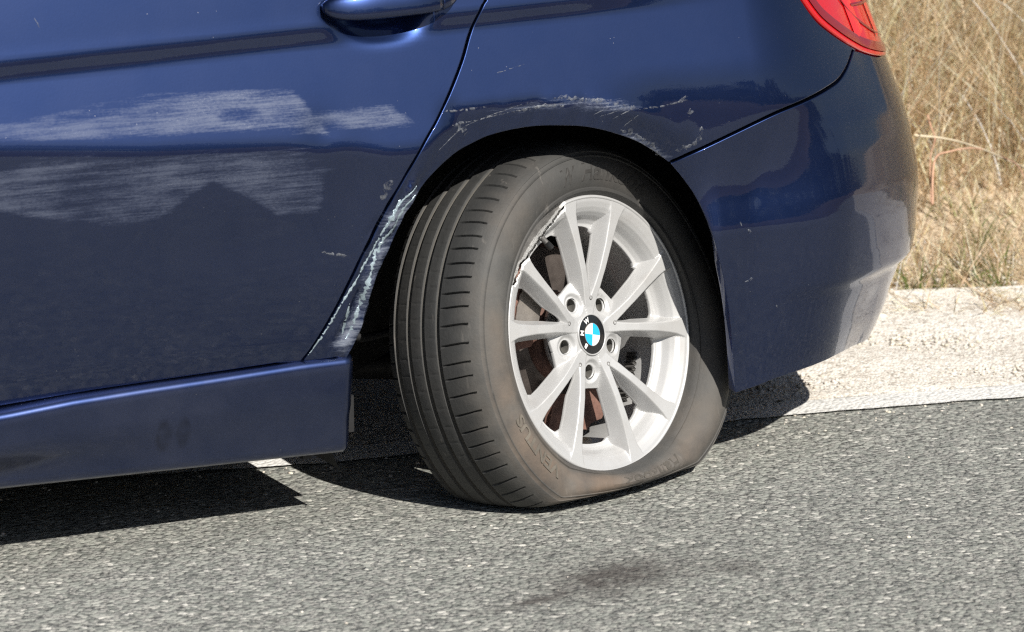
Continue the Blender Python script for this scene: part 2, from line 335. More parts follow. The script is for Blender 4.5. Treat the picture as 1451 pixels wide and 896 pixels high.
# loose stones on the shoulder
def ico():
    t = (1+5**0.5)/2
    v = np.array([(-1,t,0),(1,t,0),(-1,-t,0),(1,-t,0),(0,-1,t),(0,1,t),(0,-1,-t),(0,1,-t),(t,0,-1),(t,0,1),(-t,0,-1),(-t,0,1)], float)
    f = np.array([(0,11,5),(0,5,1),(0,1,7),(0,7,10),(0,10,11),(1,5,9),(5,11,4),(11,10,2),(10,7,6),(7,1,8),(3,9,4),(3,4,2),(3,2,6),(3,6,8),(3,8,9),(4,9,5),(2,4,11),(6,2,10),(8,6,7),(9,8,1)])
    return v/np.linalg.norm(v[0]), f
def scatter_stones(name, x, d, size, seed, road_z=False):
    r = np.random.default_rng(seed); n = len(x); v, f = ico()
    a = r.uniform(0, 2*np.pi, n); s = size[:,None]*r.uniform([0.8,0.6,0.40],[1.3,1.0,0.75],(n,3))
    jit = 1 + r.uniform(-0.28, 0.28, (n,12,1))
    P = v[None]*jit*s[:,None,:]
    ca, sa = np.cos(a)[:,None], np.sin(a)[:,None]
    Q = np.stack([P[...,0]*ca-P[...,1]*sa, P[...,0]*sa+P[...,1]*ca, P[...,2]], -1)
    z = 0*d if road_z else bank_z(d, x)
    Q += np.stack([x, edge_y(x)+d, z+0.1*s[:,2]], -1)[:,None,:]
    F = (f[None]+12*np.arange(n)[:,None,None]).reshape(-1,3)
    g_ = r.uniform(0.55, 1.15, n); cc = np.stack([g_, g_*r.uniform(0.93,1.0,n), g_*r.uniform(0.82,0.98,n), np.ones(n)], 1)
    me = bpy.data.meshes.new(name); nv = n*12; nf = n*20
    me.vertices.add(nv); me.vertices.foreach_set('co', Q.astype(np.float32).ravel())
    me.loops.add(nf*3); me.loops.foreach_set('vertex_index', F.astype(np.int32).ravel())
    me.polygons.add(nf); me.polygons.foreach_set('loop_start', np.arange(0,nf*3,3,dtype=np.int32))
    at = me.attributes.new('col','FLOAT_COLOR','POINT'); at.data.foreach_set('color', np.repeat(cc,12,0).astype(np.float32).ravel())
    me.materials.append(M['stone']); me.update(calc_edges=True); me.validate()
    return tag(link(name, me), kind='stuff')
n1 = 15000; n2 = 9000
x_ = np.concatenate([rng.uniform(-0.6,2.6,n1), rng.uniform(-3,6,n2)]); d_ = np.concatenate([rng.uniform(0.0,0.85,n1), rng.uniform(0.0,0.9,n2)])
s_ = 0.0014+0.0052*rng.random(n1+n2)**3.0; s_[::300] *= 2.6
scatter_stones('gravel_stones', x_, d_, s_, 3)
n3 = 2600
scatter_stones('road_grit', rng.uniform(-2.5,3.5,n3), 0.02-np.abs(rng.normal(0,0.09,n3))-(rng.random(n3) < 0.12)*rng.random(n3)*1.4, 0.0012+0.0036*rng.random(n3)**3, 5, True)

# ------------------------------------------------------------------ dry grass on the bank
def blades(name, x, d, L, w, az, lean, curl, col, seg=4, zoff=0.0):
    n = len(x); k = np.linspace(0,1,seg+1)
    base = np.stack([x, edge_y(x)+d, bank_z(d, x)-0.01+zoff], -1)
    ang = (lean[:,None] + curl[:,None]*k[None,:])            # angle from vertical along the blade
    ds = L[:,None]/seg
    hx = np.concatenate([np.zeros((n,1)), np.cumsum(np.sin(ang[:,1:])*ds,1)],1); hz = np.concatenate([np.zeros((n,1)), np.cumsum(np.cos(ang[:,1:])*ds,1)],1)
    dirx, diry = np.cos(az), np.sin(az)
    c = np.stack([base[:,0:1]+hx*dirx[:,None], base[:,1:2]+hx*diry[:,None], base[:,2:3]+hz], -1)
    tw = rng.uniform(0, np.pi, n)                             # blade faces any way
    side = np.stack([np.cos(tw), np.sin(tw), 0*tw], -1)
    wid = w[:,None]*(1-0.85*k[None,:]**1.6)*0.5
    A = c - side[:,None,:]*wid[...,None]; B = c + side[:,None,:]*wid[...,None]
    V = np.stack([A,B],2).reshape(n,-1,3); m_ = 2*(seg+1)
    q = np.array([(2*i,2*i+1,2*i+3,2*i+2) for i in range(seg)])
    F = (q[None]+m_*np.arange(n)[:,None,None]).reshape(-1,4); nf = len(F)
    me = bpy.data.meshes.new(name)
    me.vertices.add(n*m_); me.vertices.foreach_set('co', V.astype(np.float32).ravel())
    me.loops.add(nf*4); me.loops.foreach_set('vertex_index', F.astype(np.int32).ravel())
    me.polygons.add(nf); me.polygons.foreach_set('loop_start', np.arange(0,nf*4,4,dtype=np.int32))
    at = me.attributes.new('col','FLOAT_COLOR','POINT'); at.data.foreach_set('color', np.repeat(np.c_[col,np.ones(n)],m_,0).astype(np.float32).ravel())
    me.materials.append(M['grass']); me.update(calc_edges=True)
    return tag(link(name, me), kind='stuff')
STRAW = np.array([(0.76,0.61,0.41),(0.86,0.72,0.52),(0.68,0.52,0.33),(0.90,0.80,0.62),(0.46,0.33,0.20),(0.74,0.56,0.40),(0.66,0.59,0.36)])
GREEN = np.array([(0.16,0.21,0.05),(0.24,0.27,0.09),(0.11,0.16,0.04),(0.30,0.30,0.13)])
def cols(n, pal, v=0.18):
    return np.clip(pal[rng.integers(0,len(pal),n)]*(1+rng.normal(0,v,(n,1))), 0.02, 0.8)
def area(n, x0, x1, d0, d1, clump=0.0):
    x = rng.uniform(x0,x1,n); d = rng.uniform(d0,d1,n)
    if clump:
        nc = max(8, n//28); cx = rng.uniform(x0,x1,nc); cd = rng.uniform(d0,d1,nc); i = rng.integers(0,nc,n)
        x = cx[i]+rng.normal(0,clump,n); d = np.maximum(cd[i]+rng.normal(0,clump,n), d0)
    return x, d
U_ = rng.uniform
# mown straw lying about, close to the shoulder
n = 70000; x, d = area(n, -0.2, 4.0, 0.66, 2.6)
blades('mown_straw', x, d, U_(0.04,0.15,n), U_(0.0018,0.0042,n), U_(0,2*np.pi,n), U_(0.2,1.25,n), U_(-0.2,0.9,n), cols(n,STRAW), 3)
# tall dry grass
n = 120000; x, d = area(n, 0.5, 5.2, 1.05, 4.4, 0.07)
blades('dry_grass', x, d, U_(0.12,0.42,n), U_(0.002,0.0045,n), U_(0,2*np.pi,n), U_(0.0,0.55,n), U_(0.1,1.7,n), cols(n,STRAW), 5)
n = 26000; x, d = area(n, -5, 12, 1.0, 6.5, 0.08)
blades('outer_dry_grass', x, d, U_(0.2,0.6,n), U_(0.004,0.009,n), U_(0,2*np.pi,n), U_(0.0,0.5,n), U_(0.1,1.5,n), cols(n,STRAW), 3)
n = 5200; x, d = area(n, 0.4, 5.4, 1.2, 4.4)
blades('straw_stalks', x, d, U_(0.25,0.60,n), U_(0.004,0.0075,n), U_(0,2*np.pi,n), U_(0.1,0.9,n), U_(0.2,1.5,n), cols(n,np.array([(0.72,0.62,0.46),(0.62,0.50,0.34),(0.66,0.58,0.38)])), 6)
# green undergrowth low at the edge and higher up
n = 3200; x, d = area(n, -0.5, 4.5, 0.62, 1.10, 0.025)
blades('green_grass', x, d, U_(0.03,0.10,n), U_(0.003,0.006,n), U_(0,2*np.pi,n), U_(0.0,0.7,n), U_(0.2,1.2,n), cols(n,GREEN), 3)
n = 12000; x, d = area(n, 0.8, 6, 2.5, 5.0, 0.09)
blades('green_undergrowth', x, d, U_(0.15,0.40,n), U_(0.005,0.011,n), U_(0,2*np.pi,n), U_(0.0,0.8,n), U_(0.2,1.4,n), cols(n,GREEN), 3)

n = 9000; x, d = area(n, 1.2, 6.5, 3.1, 5.2, 0.10)
blades('dark_scrub', x, d, U_(0.10,0.30,n), U_(0.010,0.020,n), U_(0,2*np.pi,n), U_(0.0,0.9,n), U_(0.2,1.4,n), cols(n,np.array([(0.05,0.075,0.022),(0.09,0.12,0.035),(0.035,0.05,0.018)])), 3, 0.08)
n = 1500; x, d = area(n, -0.5, 4.5, 0.45, 0.75, 0.03)
blades('straw_litter', x, d, U_(0.02,0.09,n), U_(0.0018,0.004,n), U_(0,2*np.pi,n), U_(0.9,1.5,n), U_(0.0,0.3,n), cols(n,STRAW), 2, 0.014)
# ------------------------------------------------------------------ what the paint mirrors: the other side of the road
xs = np.linspace(-90, 150, 160); ds = np.array([-9, -10.5, -12, -16, -26, -40])
X, Dd = np.meshgrid(xs, ds, indexing='ij'); Zz = np.interp(-Dd, [9,10.5,12,16,26,40], [-0.2,0.1,0.9,1.3,1.6,1.6]) + 0.25*np.sin(X*0.31)*(Dd < -10)
V = np.stack([X, Dd, Zz], -1).reshape(-1,3); a = (np.arange(len(xs)-1)[:,None]*len(ds)+np.arange(len(ds)-1)[None,:])
opp = mesh('far_bank', V, np.stack([a, a+len(ds), a+len(ds)+1, a+1], -1).reshape(-1,4), M['earth']); tag(opp, kind='structure')
nt = 26000
tx = rng.uniform(-80, 140, nt); prof_h = 5.0+1.5*np.sin(tx*0.23)+0.9*np.sin(tx*0.61+1)+0.7*np.sin(tx*1.7)
tz = 1.2+rng.random(nt)**0.8*np.clip(prof_h,0.8,9); ty = -32+rng.normal(0,1.6,nt)
sz = U_(0.15,0.5,nt); P0 = np.stack([tx,ty,tz],-1)
tri = P0[:,None,:]+rng.normal(0,1,(nt,3,3))*sz[:,None,None]
tl = mesh('treeline', tri.reshape(-1,3), np.arange(nt*3).reshape(-1,3), M['foliage'], smooth_sh=False); tag(tl, kind='stuff')

# ------------------------------------------------------------------ car body surface: plan curve (u) x height (z)
DU, DZ = 0.004, 0.004
U = np.arange(-2.10, 2.20, DU); Z = np.arange(0.08, 1.06, DZ)
PH = np.radians(smooth(np.interp(U, [-3,0.14,0.33,0.504,0.658,0.844,1.104,3], [0,0,3,13,38,68,84,90]), 18))
PX = np.cumsum(np.cos(PH))*DU; PX += U[0]-PX[0]
PY = np.cumsum(np.sin(PH))*DU; PY -= PY[np.searchsorted(U, 0.0)]
ZB_U = [-2.1,-1.07,-0.83,-0.60,-0.50,-0.42,-0.36,-0.32,-0.28,-0.24,-0.17,-0.10,-0.04,0.03,0.08,0.125,0.16,0.22,0.29,0.36,0.42,0.55,2.2]
ZB_Z = [0.70,0.690,0.668,0.657,0.645,0.632,0.632,0.655,0.685,0.686,0.688,0.680,0.673,0.660,0.635,0.602,0.598,0.615,0.635,0.650,0.655,0.66,0.66]
def body_inset():
    zb = smooth(np.interp(U, ZB_U, ZB_Z), 5); u = U[:,None]; z = Z[None,:]; d = z-zb[:,None]
    lo = np.interp(z, [0.1,0.30,0.36,0.47,0.60,0.75], [-3,-9,-8.5,-5,-1,2])+0*u
    lo = lo-6*sstep(-0.36,-0.28,u)*(1-sstep(0.10,0.16,u))*sstep(0.50,0.60,z)      # panel tilt in degrees
    hi = 16.5+4*np.clip(z-0.72, 0, 1)+2.0*sstep(0.0,0.35,u)
    lo = lo-4*sstep(0.340,0.318,z)*sstep(-0.50,-0.56,u)                              # door tucks under above the sill
    inb = sstep(0.10, 0.19, u)
    lo = lo*(1-inb)+inb*(np.interp(z, [0.1,0.30,0.43,0.445,0.50,0.58,0.62], [-4,-3,-2,9.0,11.0,11.0,10.0])+0*u)
    T = lo+(hi-lo)*sstep(-0.026, 0.012, d)
    c = 0.826+0.028*(u+0.35)                                                          # shoulder crease
    dip = np.exp(-((z-(c-0.014))/0.0145)**6)*(1-sstep(-0.10, 0.30, u))
    T = T*(1-dip)+dip*0.5
    T = np.where(z > c, T-1.5*sstep(0, 0.03, z-c), T)
    I = np.cumsum(np.tan(np.radians(T))*DZ, 1); j = np.searchsorted(Z, 0.76); jr = np.searchsorted(Z, 0.47); jc = np.searchsorted(U, -0.6)
    I = I-I[:,j:j+1]+(I[jc,j]-I[jc,jr])
    A = smooth(np.interp(Z, [.08,.14,.185,.225,.263,.306,.322,.36,.42,.435,.47,.543,.587,.668,.77,.87,1.06],
                            [.12,.09,.069,.053,.043,.027,.008,.003,.0,.0,.002,.018,.032,.065,.105,.15,.24]), 2)
    w = sstep(0.26, 0.62, u)
    I = I*(1-w)+A[None,:]*w
    I = I+0.039*sstep(-0.06,0.10,u)*(1-sstep(0.24,0.46,u))*(1-sstep(0.48,0.72,z))       # bumper edge stands further in than the flared wing
    return I
INS = body_inset()
def dent(u0, z0, ru, rz, depth, ang=0.0, p=2):
    c, s = math.cos(ang), math.sin(ang); du = U[:,None]-u0; dz = Z[None,:]-z0
    a = (du*c+dz*s)/ru; b = (-du*s+dz*c)/rz
    return depth*np.exp(-(a*a+b*b)**(p/2))
INS = INS + dent(-0.405, 0.832, 0.075, 0.036, 0.024, 0, 4)              # handle cup
INS = INS + dent(-0.48, 0.57, 0.05, 0.07, 0.004, 0.3) + dent(-0.66, 0.50, 0.16, 0.05, 0.0025) + dent(-0.53, 0.66, 0.03, 0.03, 0.0016)
INS = INS + dent(-0.40, 0.50, 0.014, 0.09, 0.010, -0.55) - dent(-0.425, 0.47, 0.010, 0.10, 0.006, -0.5) + dent(-0.47, 0.37, 0.010, 0.05, 0.008, -0.3)
INS = INS + dent(-0.30, 0.665, 0.02, 0.02, 0.003) - dent(0.02, 0.645, 0.05, 0.012, 0.003, -0.3) + dent(0.13, 0.585, 0.012, 0.02, 0.004)
INS = INS + dent(0.27, 0.53, 0.02, 0.05, 0.0012, -0.3)
def crumple():
    u = U[:,None]; z = Z[None,:]; pts = np.array([(-0.375,0.555),(-0.425,0.48),(-0.458,0.38),(-0.482,0.31)])
    m_ = (U > -0.56) & (U < -0.30); g = np.stack(np.meshgrid(U[m_], Z, indexing='ij'), -1).reshape(-1,2); d = np.full(len(g), 1e9)
    for a, b in zip(pts[:-1], pts[1:]):
        t = np.clip(((g-a)@(b-a))/((b-a)@(b-a)), 0, 1); d = np.minimum(d, np.linalg.norm(g-a-t[:,None]*(b-a), axis=1))
    k = np.zeros(INS.shape); k[m_] = np.exp(-(d.reshape(m_.sum(), len(Z))/0.026)**2)
    s_ = u*0.42+z*0.9; x_ = u*0.9-z*0.42
    n = 0.55*np.sin(x_*190+2.2*np.sin(s_*38))+0.45*np.sin(x_*330+s_*60+1.7*np.sin(s_*83))+0.35*np.sin(s_*120+x_*40)
    lip = np.exp(-((np.hypot((u+0.13)/1.0, z-0.27)-0.385)/0.022)**2)*sstep(-0.30,-0.2,u)*(1-sstep(0.08,0.13,u))*(z > 0.5)
    n2 = np.sin(u*70+9*z)+0.6*np.sin(u*155-40*z+1.3)
    return 0.0036*k*n+0.0011*lip*n2
INS = INS + crumple()
def bil(T, u, z):
    fu = np.clip((np.asarray(u)-U[0])/DU, 0, len(U)-1.001); fz = np.clip((np.asarray(z)-Z[0])/DZ, 0, len(Z)-1.001)
    i = fu.astype(int); j = fz.astype(int); a = fu-i; b = fz-j
    return T[i,j]*(1-a)*(1-b)+T[i+1,j]*a*(1-b)+T[i,j+1]*(1-a)*b+T[i+1,j+1]*a*b
GX = PX[:,None]-np.sin(PH)[:,None]*INS; GY = PY[:,None]+np.cos(PH)[:,None]*INS
def bpos(u, z):
    u = np.asarray(u, float); z = np.asarray(z, float); return np.stack([bil(GX,u,z), bil(GY,u,z), z], -1)
def bnrm(u, z, e=0.005):
    u = np.asarray(u, float); z = np.asarray(z, float)
    a = bpos(u+e, z)-bpos(u-e, z); b = bpos(u, z+e)-bpos(u, z-e); n = np.cross(a, b)
    return n/np.linalg.norm(n, axis=-1, keepdims=True)
def boff(u, z, off): return bpos(u, z)+bnrm(u, z)*off

def resample(pts, step, closed=True):
    p = np.asarray(pts, float)
    if closed: p = np.vstack([p, p[:1]])
    out = []
    for a, b in zip(p[:-1], p[1:]):
        n = max(1, int(math.ceil(np.linalg.norm(b-a)/step))); out.append(a+(b-a)*np.arange(n)[:,None]/n)
    if not closed: out.append(p[-1:])
    return np.vstack(out)
def curve(pts, step=0.004):                     # smooth open curve through the points
    p = np.asarray(pts, float); q = [p[0]]
    for i in range(len(p)-1):
        p0, p1, p2, p3 = p[max(i-1,0)], p[i], p[i+1], p[min(i+2,len(p)-1)]
        n = max(2, int(np.linalg.norm(p2-p1)/step))
        for k in range(1, n+1):
            t = k/n; q.append(0.5*((2*p1)+(-p0+p2)*t+(2*p0-5*p1+4*p2-p3)*t*t+(-p0+3*p1-3*p2+p3)*t**3))
    return np.array(q)
def inside(pts, poly):
    x, y = pts[:,0], pts[:,1]; r = np.zeros(len(pts), bool); q = np.roll(poly, -1, 0)
    for (x1,y1),(x2,y2) in zip(poly, q):
        c = ((y1 > y) != (y2 > y)); 
        if y1 != y2: r ^= c & (x < (x2-x1)*(y-y1)/(y2-y1)+x1)
    return r
def pdist(pts, poly, closed=True):
    d = np.full(len(pts), 1e9); q = np.roll(poly, -1, 0) if closed else poly[1:]
    for a, b in zip(poly if closed else poly[:-1], q):
        ab = b-a; l2 = ab@ab
        t = np.clip(((pts-a)@ab)/l2, 0, 1) if l2 > 0 else np.zeros(len(pts))
        d = np.minimum(d, np.linalg.norm(pts-a-t[:,None]*ab, axis=1))
    return d
def cdt_fill(outline, step, extra=()):
    """triangulate inside of an outline with an interior grid; returns pts, faces, outline count"""
    lo, hi = outline.min(0), outline.max(0)
    gx = np.arange(lo[0], hi[0], step); gz = np.arange(lo[1], hi[1], step)
    G = np.stack(np.meshgrid(gx, gz, indexing='ij'), -1).reshape(-1,2)
    G = G[inside(G, outline)]; G = G[pdist(G, outline) > 0.45*step]
    n = len(outline); E = [(i,(i+1)%n) for i in range(n)]; X_ = []; c0 = n
    for ln in extra:                               # crease lines the triangles must follow
        ln = ln[inside(ln, outline)]; ln = ln[pdist(ln, outline) > 0.2*step]
        if len(ln) < 2: continue
        G = G[pdist(G, ln, False) > 0.4*step]; gap = np.linalg.norm(np.diff(ln, axis=0), axis=1) < 0.003
        E += [(c0+i, c0+i+1) for i in range(len(ln)-1) if gap[i]]; c0 += len(ln); X_.append(ln)
    P = np.vstack([outline]+X_+[G])
    v, e, f, ov, oe, of = delaunay_2d_cdt([Vector(p) for p in P], E, [], 1, 1e-7, True)
    Q = np.array([(p.x, p.y) for p in v]); idx = np.full(n, -1)
    for i, src in enumerate(ov):
        for s in src:
            if s < n: idx[s] = i
    for k in np.where(idx < 0)[0]: idx[k] = np.argmin(np.linalg.norm(Q-outline[k], axis=1))
    F = np.array([t for t in f if len(t) == 3]); c = Q[F].mean(1); F = F[inside(c, outline)]
    a = Q[F]; ar = (a[:,1,0]-a[:,0,0])*(a[:,2,1]-a[:,0,1])-(a[:,1,1]-a[:,0,1])*(a[:,2,0]-a[:,0,0])
    F[ar < 0] = F[ar < 0][:,::-1]; F = F[np.abs(ar) > 1e-14]
    return Q, F, idx
def panel(name, outline, mat, parent, step=0.007, off=0.0, flange=0.014, rad=0.0016, attrs=None, mats=None):
    O = resample(outline, 0.004)
    if 0.5*np.sum(O[:,0]*np.roll(O[:,1],-1)-np.roll(O[:,0],-1)*O[:,1]) < 0: O = O[::-1]
    Q, F, idx = cdt_fill(O, step)
    V = boff(Q[:,0], Q[:,1], off); N = bnrm(Q[:,0], Q[:,1]); UZ = Q
    n = len(Q); B = O; t = np.roll(B,-1,0)-np.roll(B,1,0); t /= np.linalg.norm(t,axis=1,keepdims=True)
    lat2 = np.stack([t[:,1], -t[:,0]], 1)                                    # outward in (u,z)
    Vb = V[idx]; Nb = N[idx]
    L = boff(B[:,0]+lat2[:,0]*0.002, B[:,1]+lat2[:,1]*0.002, off)-Vb; L /= np.linalg.norm(L,axis=1,keepdims=True)
    r1 = Vb-Nb*rad*0.35+L*rad*0.75; r2 = Vb-Nb*rad+L*rad; r3 = Vb-Nb*flange+L*rad*0.6
    k = len(B); V = np.vstack([V, r1, r2, r3]); nn = lambda a: a/np.linalg.norm(a,axis=1,keepdims=True)
    N = np.vstack([N, nn(Nb+L*0.8), nn(Nb*0.25+L), L]); UZ = np.vstack([UZ, B, B, B])
    ring = [idx, n+np.arange(k), n+k+np.arange(k), n+2*k+np.arange(k)]; F2 = []
    for a, b in zip(ring[:-1], ring[1:]):
        a2, b2 = np.roll(a,-1), np.roll(b,-1); F2.append(np.stack([a, b, b2], 1)); F2.append(np.stack([a, b2, a2], 1))
    F = np.vstack([F]+F2)
    at = {'uz': ('FLOAT_VECTOR', np.c_[UZ[:,0], 0*UZ[:,0], UZ[:,1]])}
    if attrs: at.update(attrs(UZ))
    return mesh(name, V, F, mat, parent, N, attrs=at)

DOORGAP = curve([(-0.150,1.0),(-0.188,0.915),(-0.2165,0.8461),(-0.2278,0.8306),(-0.2533,0.7881),(-0.2717,0.7516),(-0.2971,0.7104),(-0.3258,0.6696),(-0.3595,0.6294),(-0.3939,0.58),(-0.4272,0.5287),(-0.4654,0.4582),(-0.5008,0.3866),(-0.5336,0.3293),(-0.5571,0.2961)])
BUMPGAP = curve([(0.1074,0.5554),(0.1337,0.5679),(0.1631,0.5793),(0.2307,0.6016),(0.3006,0.6236),(0.3645,0.6367),(0.4234,0.648),(0.4677,0.6572),(0.504,0.671),(0.5381,0.6878),(0.5576,0.6973)])
LIGHT = curve([(0.30,1.0),(0.335,0.90),(0.37,0.845),(0.4039,0.8012),(0.4315,0.7681),(0.4596,0.7462),(0.5128,0.7191),(0.5849,0.6939),(0.6383,0.6812),(0.6848,0.6736),(0.74,0.667),(0.80,0.663)])
ARCH = curve([(-0.4829,0.2929),(-0.4721,0.313),(-0.4664,0.3241),(-0.4598,0.3534),(-0.4526,0.3818),(-0.4395,0.4209),(-0.4239,0.4536),(-0.405,0.4913),(-0.3864,0.5235),(-0.3576,0.5667),(-0.332,0.589),(-0.303,0.6055),(-0.2683,0.6196),(-0.2365,0.6304),(-0.2056,0.636),(-0.1738,0.639),(-0.1358,0.6394),(-0.0983,0.6366),(-0.0657,0.6327),(-0.0332,0.6253),(0.0015,0.6139),(0.0385,0.5992),(0.0738,0.5793),(0.1074,0.5554)])
BARCH = curve([(0.1074,0.5554),(0.1291,0.5295),(0.1487,0.5005),(0.1629,0.4688),(0.1733,0.4361),(0.1863,0.3936),(0.199,0.3502),(0.2095,0.3067),(0.2173,0.2632),(0.2242,0.2135),(0.2304,0.1562)])
BUMPBOT = curve([(0.2304,0.1562),(0.2747,0.1642),(0.3099,0.1721),(0.3559,0.1777),(0.3901,0.1806),(0.431,0.1826),(0.4906,0.1814),(0.70,0.168),(0.9,0.17),(2.0,0.17)])
SILLTOP = np.array([(-2.05,0.262),(-1.0626,0.2772),(-0.9494,0.2855),(-0.8339,0.2894),(-0.7162,0.2922),(-0.5622,0.2968),(-0.4714,0.2965)])
S1 = np.array([(-1.5,0.70),(-1.3,0.722),(-1.0492,0.7237),(-1.0012,0.7238),(-0.9531,0.7312),(-0.9034,0.7385),(-0.8432,0.744),(-0.7553,0.7444),(-0.6545,0.7429),(-0.5741,0.7355),(-0.5594,0.7269),(-0.5502,0.7123),(-0.5376,0.6953),(-0.5156,0.6955),(-0.4525,0.6945),(-0.4048,0.6958),(-0.3853,0.6824),(-0.3622,0.6686),(-0.3636,0.6568),(-0.4568,0.6593),(-0.5192,0.6659),(-0.5168,0.655),(-0.5468,0.6597),(-0.5946,0.666),(-0.7125,0.6717),(-0.8854,0.6779),(-1.0533,0.6862),(-1.5,0.69)])
H1 = np.array([(-0.700,0.6985),(-0.685,0.7045),(-0.662,0.7075),(-0.640,0.7065),(-0.634,0.7005),(-0.648,0.6965),(-0.660,0.6930),(-0.676,0.6955),(-0.690,0.6935)])
H2 = np.array([(-0.9606,0.7153),(-0.9023,0.7291),(-0.8562,0.7315),(-0.7282,0.737),(-0.8455,0.7244),(-0.9155,0.7136)])
S2 = np.array([(-1.4,0.66),(-1.0543,0.6695),(-0.9202,0.6705),(-0.7715,0.665),(-0.5717,0.6533),(-0.5136,0.6504),(-0.5029,0.6288),(-0.5034,0.6123),(-0.5038,0.5979),(-0.5233,0.5942),(-0.529,0.5481),(-0.5329,0.5283),(-0.6051,0.5331),(-0.6814,0.579),(-0.7162,0.5964),(-0.734,0.5871),(-0.799,0.5497),(-0.8911,0.5424),(-0.9921,0.5652),(-1.0582,0.5844),(-1.4,0.60)])  # lower outline follows a reflected ridge, drawn into the scrape mask
def sdf(p, poly): return np.where(inside(p, poly), 1, -1)*pdist(p, poly)
def door_scr(p):
    a1 = sstep(-0.005, 0.012, sdf(p, S1)); 
    for h in (H1, H2): a1 = a1*(1-0.62*sstep(-0.008, 0.006, sdf(p, h)))
    a2 = sstep(-0.004, 0.010, sdf(p, S2))
    mirrored_band = np.exp(-((p[:,1]-(0.648-0.035*(p[:,0]+0.5)))/0.010)**2)  # gap in the scrape paints in a reddish reflected band
    a2 = a2*(1-0.75*mirrored_band)*(1-0.45*sstep(-0.60,-0.50,p[:,0]))
    a = np.maximum(a1, a2*0.9); s = np.where(a1 >= a2, 0.46*(0.62+0.38*sstep(-0.95,-0.62,p[:,0])), 0.42)
    return {'scr': ('FLOAT', a), 'scs': ('FLOAT', s)}
def quarter_scr(p):
    w = np.exp(-((p[:,1]-(0.668-0.08*np.clip(p[:,0]+0.1,0,1)))/0.012)**2)*sstep(-0.30,-0.20,p[:,0])*(1-sstep(0.0,0.08,p[:,0]))
    dog = sstep(0.40,0.36,-p[:,0]+0*p[:,1]); arch = np.exp(-(pdist(p, ARCH[80:], False)/0.012)**2)*sstep(-0.03,0.03,p[:,0])
    crum = np.exp(-(pdist(p, np.array([(-0.38,0.55),(-0.43,0.48),(-0.46,0.38),(-0.485,0.32)]), False)/0.022)**2)
    a = np.clip(0.85*w+0.85*arch+1.0*crum, 0, 1)
    return {'scr': ('FLOAT', a), 'scs': ('FLOAT', 0.95+0*a)}

car = bpy.data.objects.new('car', None); COL.objects.link(car)
tag(car, 'dark blue car with scraped door, dented rear arch and flat rear tyre', 'car')
G = 0.0042                                         # half shut line
def shift(c, du, dz=0.0): return np.asarray(c)+np.array([du, dz])
sillz = lambda u: np.interp(u, SILLTOP[:,0], SILLTOP[:,1])
door_out = np.vstack([shift(DOORGAP[2:], -G), [(-0.60, sillz(-0.60)+0.004)], [(u, sillz(u)+0.004) for u in np.arange(-0.70,-1.44,-0.1)], [(-1.445, 1.0)]])
door = panel('rear_door', door_out, M['paint'], car, 0.0065, attrs=door_scr)
panel('front_door', np.array([(-1.452,1.0),(-1.452,0.277),(-2.05,0.268),(-2.05,1.0)]), M['paint'], car, 0.012, attrs=lambda p: {'scr':('FLOAT',0*p[:,0]),'scs':('FLOAT',0*p[:,0])})
q_out = np.vstack([shift(DOORGAP[2:][::-1], G), ARCH[::1][0:1]*0+np.array([[-0.150,1.0]]) if False else shift(DOORGAP[2:][::-1], G)[-1:], [(0.29,0.99)], shift(LIGHT[5:], -0.004, -0.003)[shift(LIGHT[5:],0)[:,0] < 0.575]])
q_out = np.vstack([q_out, shift(BUMPGAP[::-1][1:], -0.001, G), ARCH[::-1][1:], [(-0.50,0.2985)]])
quarter = panel('quarter_panel', q_out, M['paint'], car, 0.0065, flange=0.022, attrs=quarter_scr)
lb = LIGHT[(LIGHT[:,0] > 0.585)]
b_out = np.vstack([shift(BUMPGAP, 0.001, -G), shift(lb, 0.0, -0.005), [(2.0, 0.66), (2.0,0.17)], BUMPBOT[::-1], BARCH[::-1][1:-1]])
bumper = panel('rear_bumper', b_out, M['paint_bumper'], car, 0.0075, flange=0.02)
# tail light: lens of several pieces
lens_edge = LIGHT[(LIGHT[:,0] < 0.80)]
panel('tail_light', np.vstack([shift(lens_edge[5:], 0.003, 0.002), [(0.80,0.99),(0.305,0.99)]]), M['lens'], car, 0.008, off=0.003, flange=0.03, rad=0.004)
tail = bpy.data.objects['tail_light']
def lens_strip(name, pts, wid, mat, off, par):
    c = curve(pts, 0.006); t = np.gradient(c, axis=0); t /= np.linalg.norm(t,axis=1,keepdims=True); nn = np.stack([-t[:,1], t[:,0]], 1)
    V = np.vstack([boff(*(c-nn*wid/2).T, off-0.001), boff(*(c).T, off), boff(*(c+nn*wid/2).T, off-0.001)]); n = len(c)
    F = [(i,i+1,n+i+1,n+i) for i in range(n-1)]+[(n+i,n+i+1,2*n+i+1,2*n+i) for i in range(n-1)]
    return mesh(name, V, F, mat, par)
lens_strip('lens_edge_band', shift(LIGHT[(LIGHT[:,1] < 0.97) & (LIGHT[:,0] < 0.76)], 0.012, 0.012), 0.016, M['lens3'], 0.0062, tail)
lens_strip('lens_rib', [(0.48,0.86),(0.56,0.772),(0.66,0.722),(0.75,0.70)], 0.004, M['lens3'], 0.0062, tail)
lens_strip('lens_rib', [(0.60,0.765),(0.62,0.765),(0.70,0.762),(0.76,0.76)], 0.005, M['lens3'], 0.0062, tail)
lens_strip('lens_glow_segment', [(0.57,0.82),(0.585,0.77),(0.60,0.715)], 0.045, M['lens2'], 0.0058, tail)
lens_strip('lens_glow_segment', [(0.70,0.81),(0.705,0.76),(0.715,0.705)], 0.035, M['lens2'], 0.0058, tail)

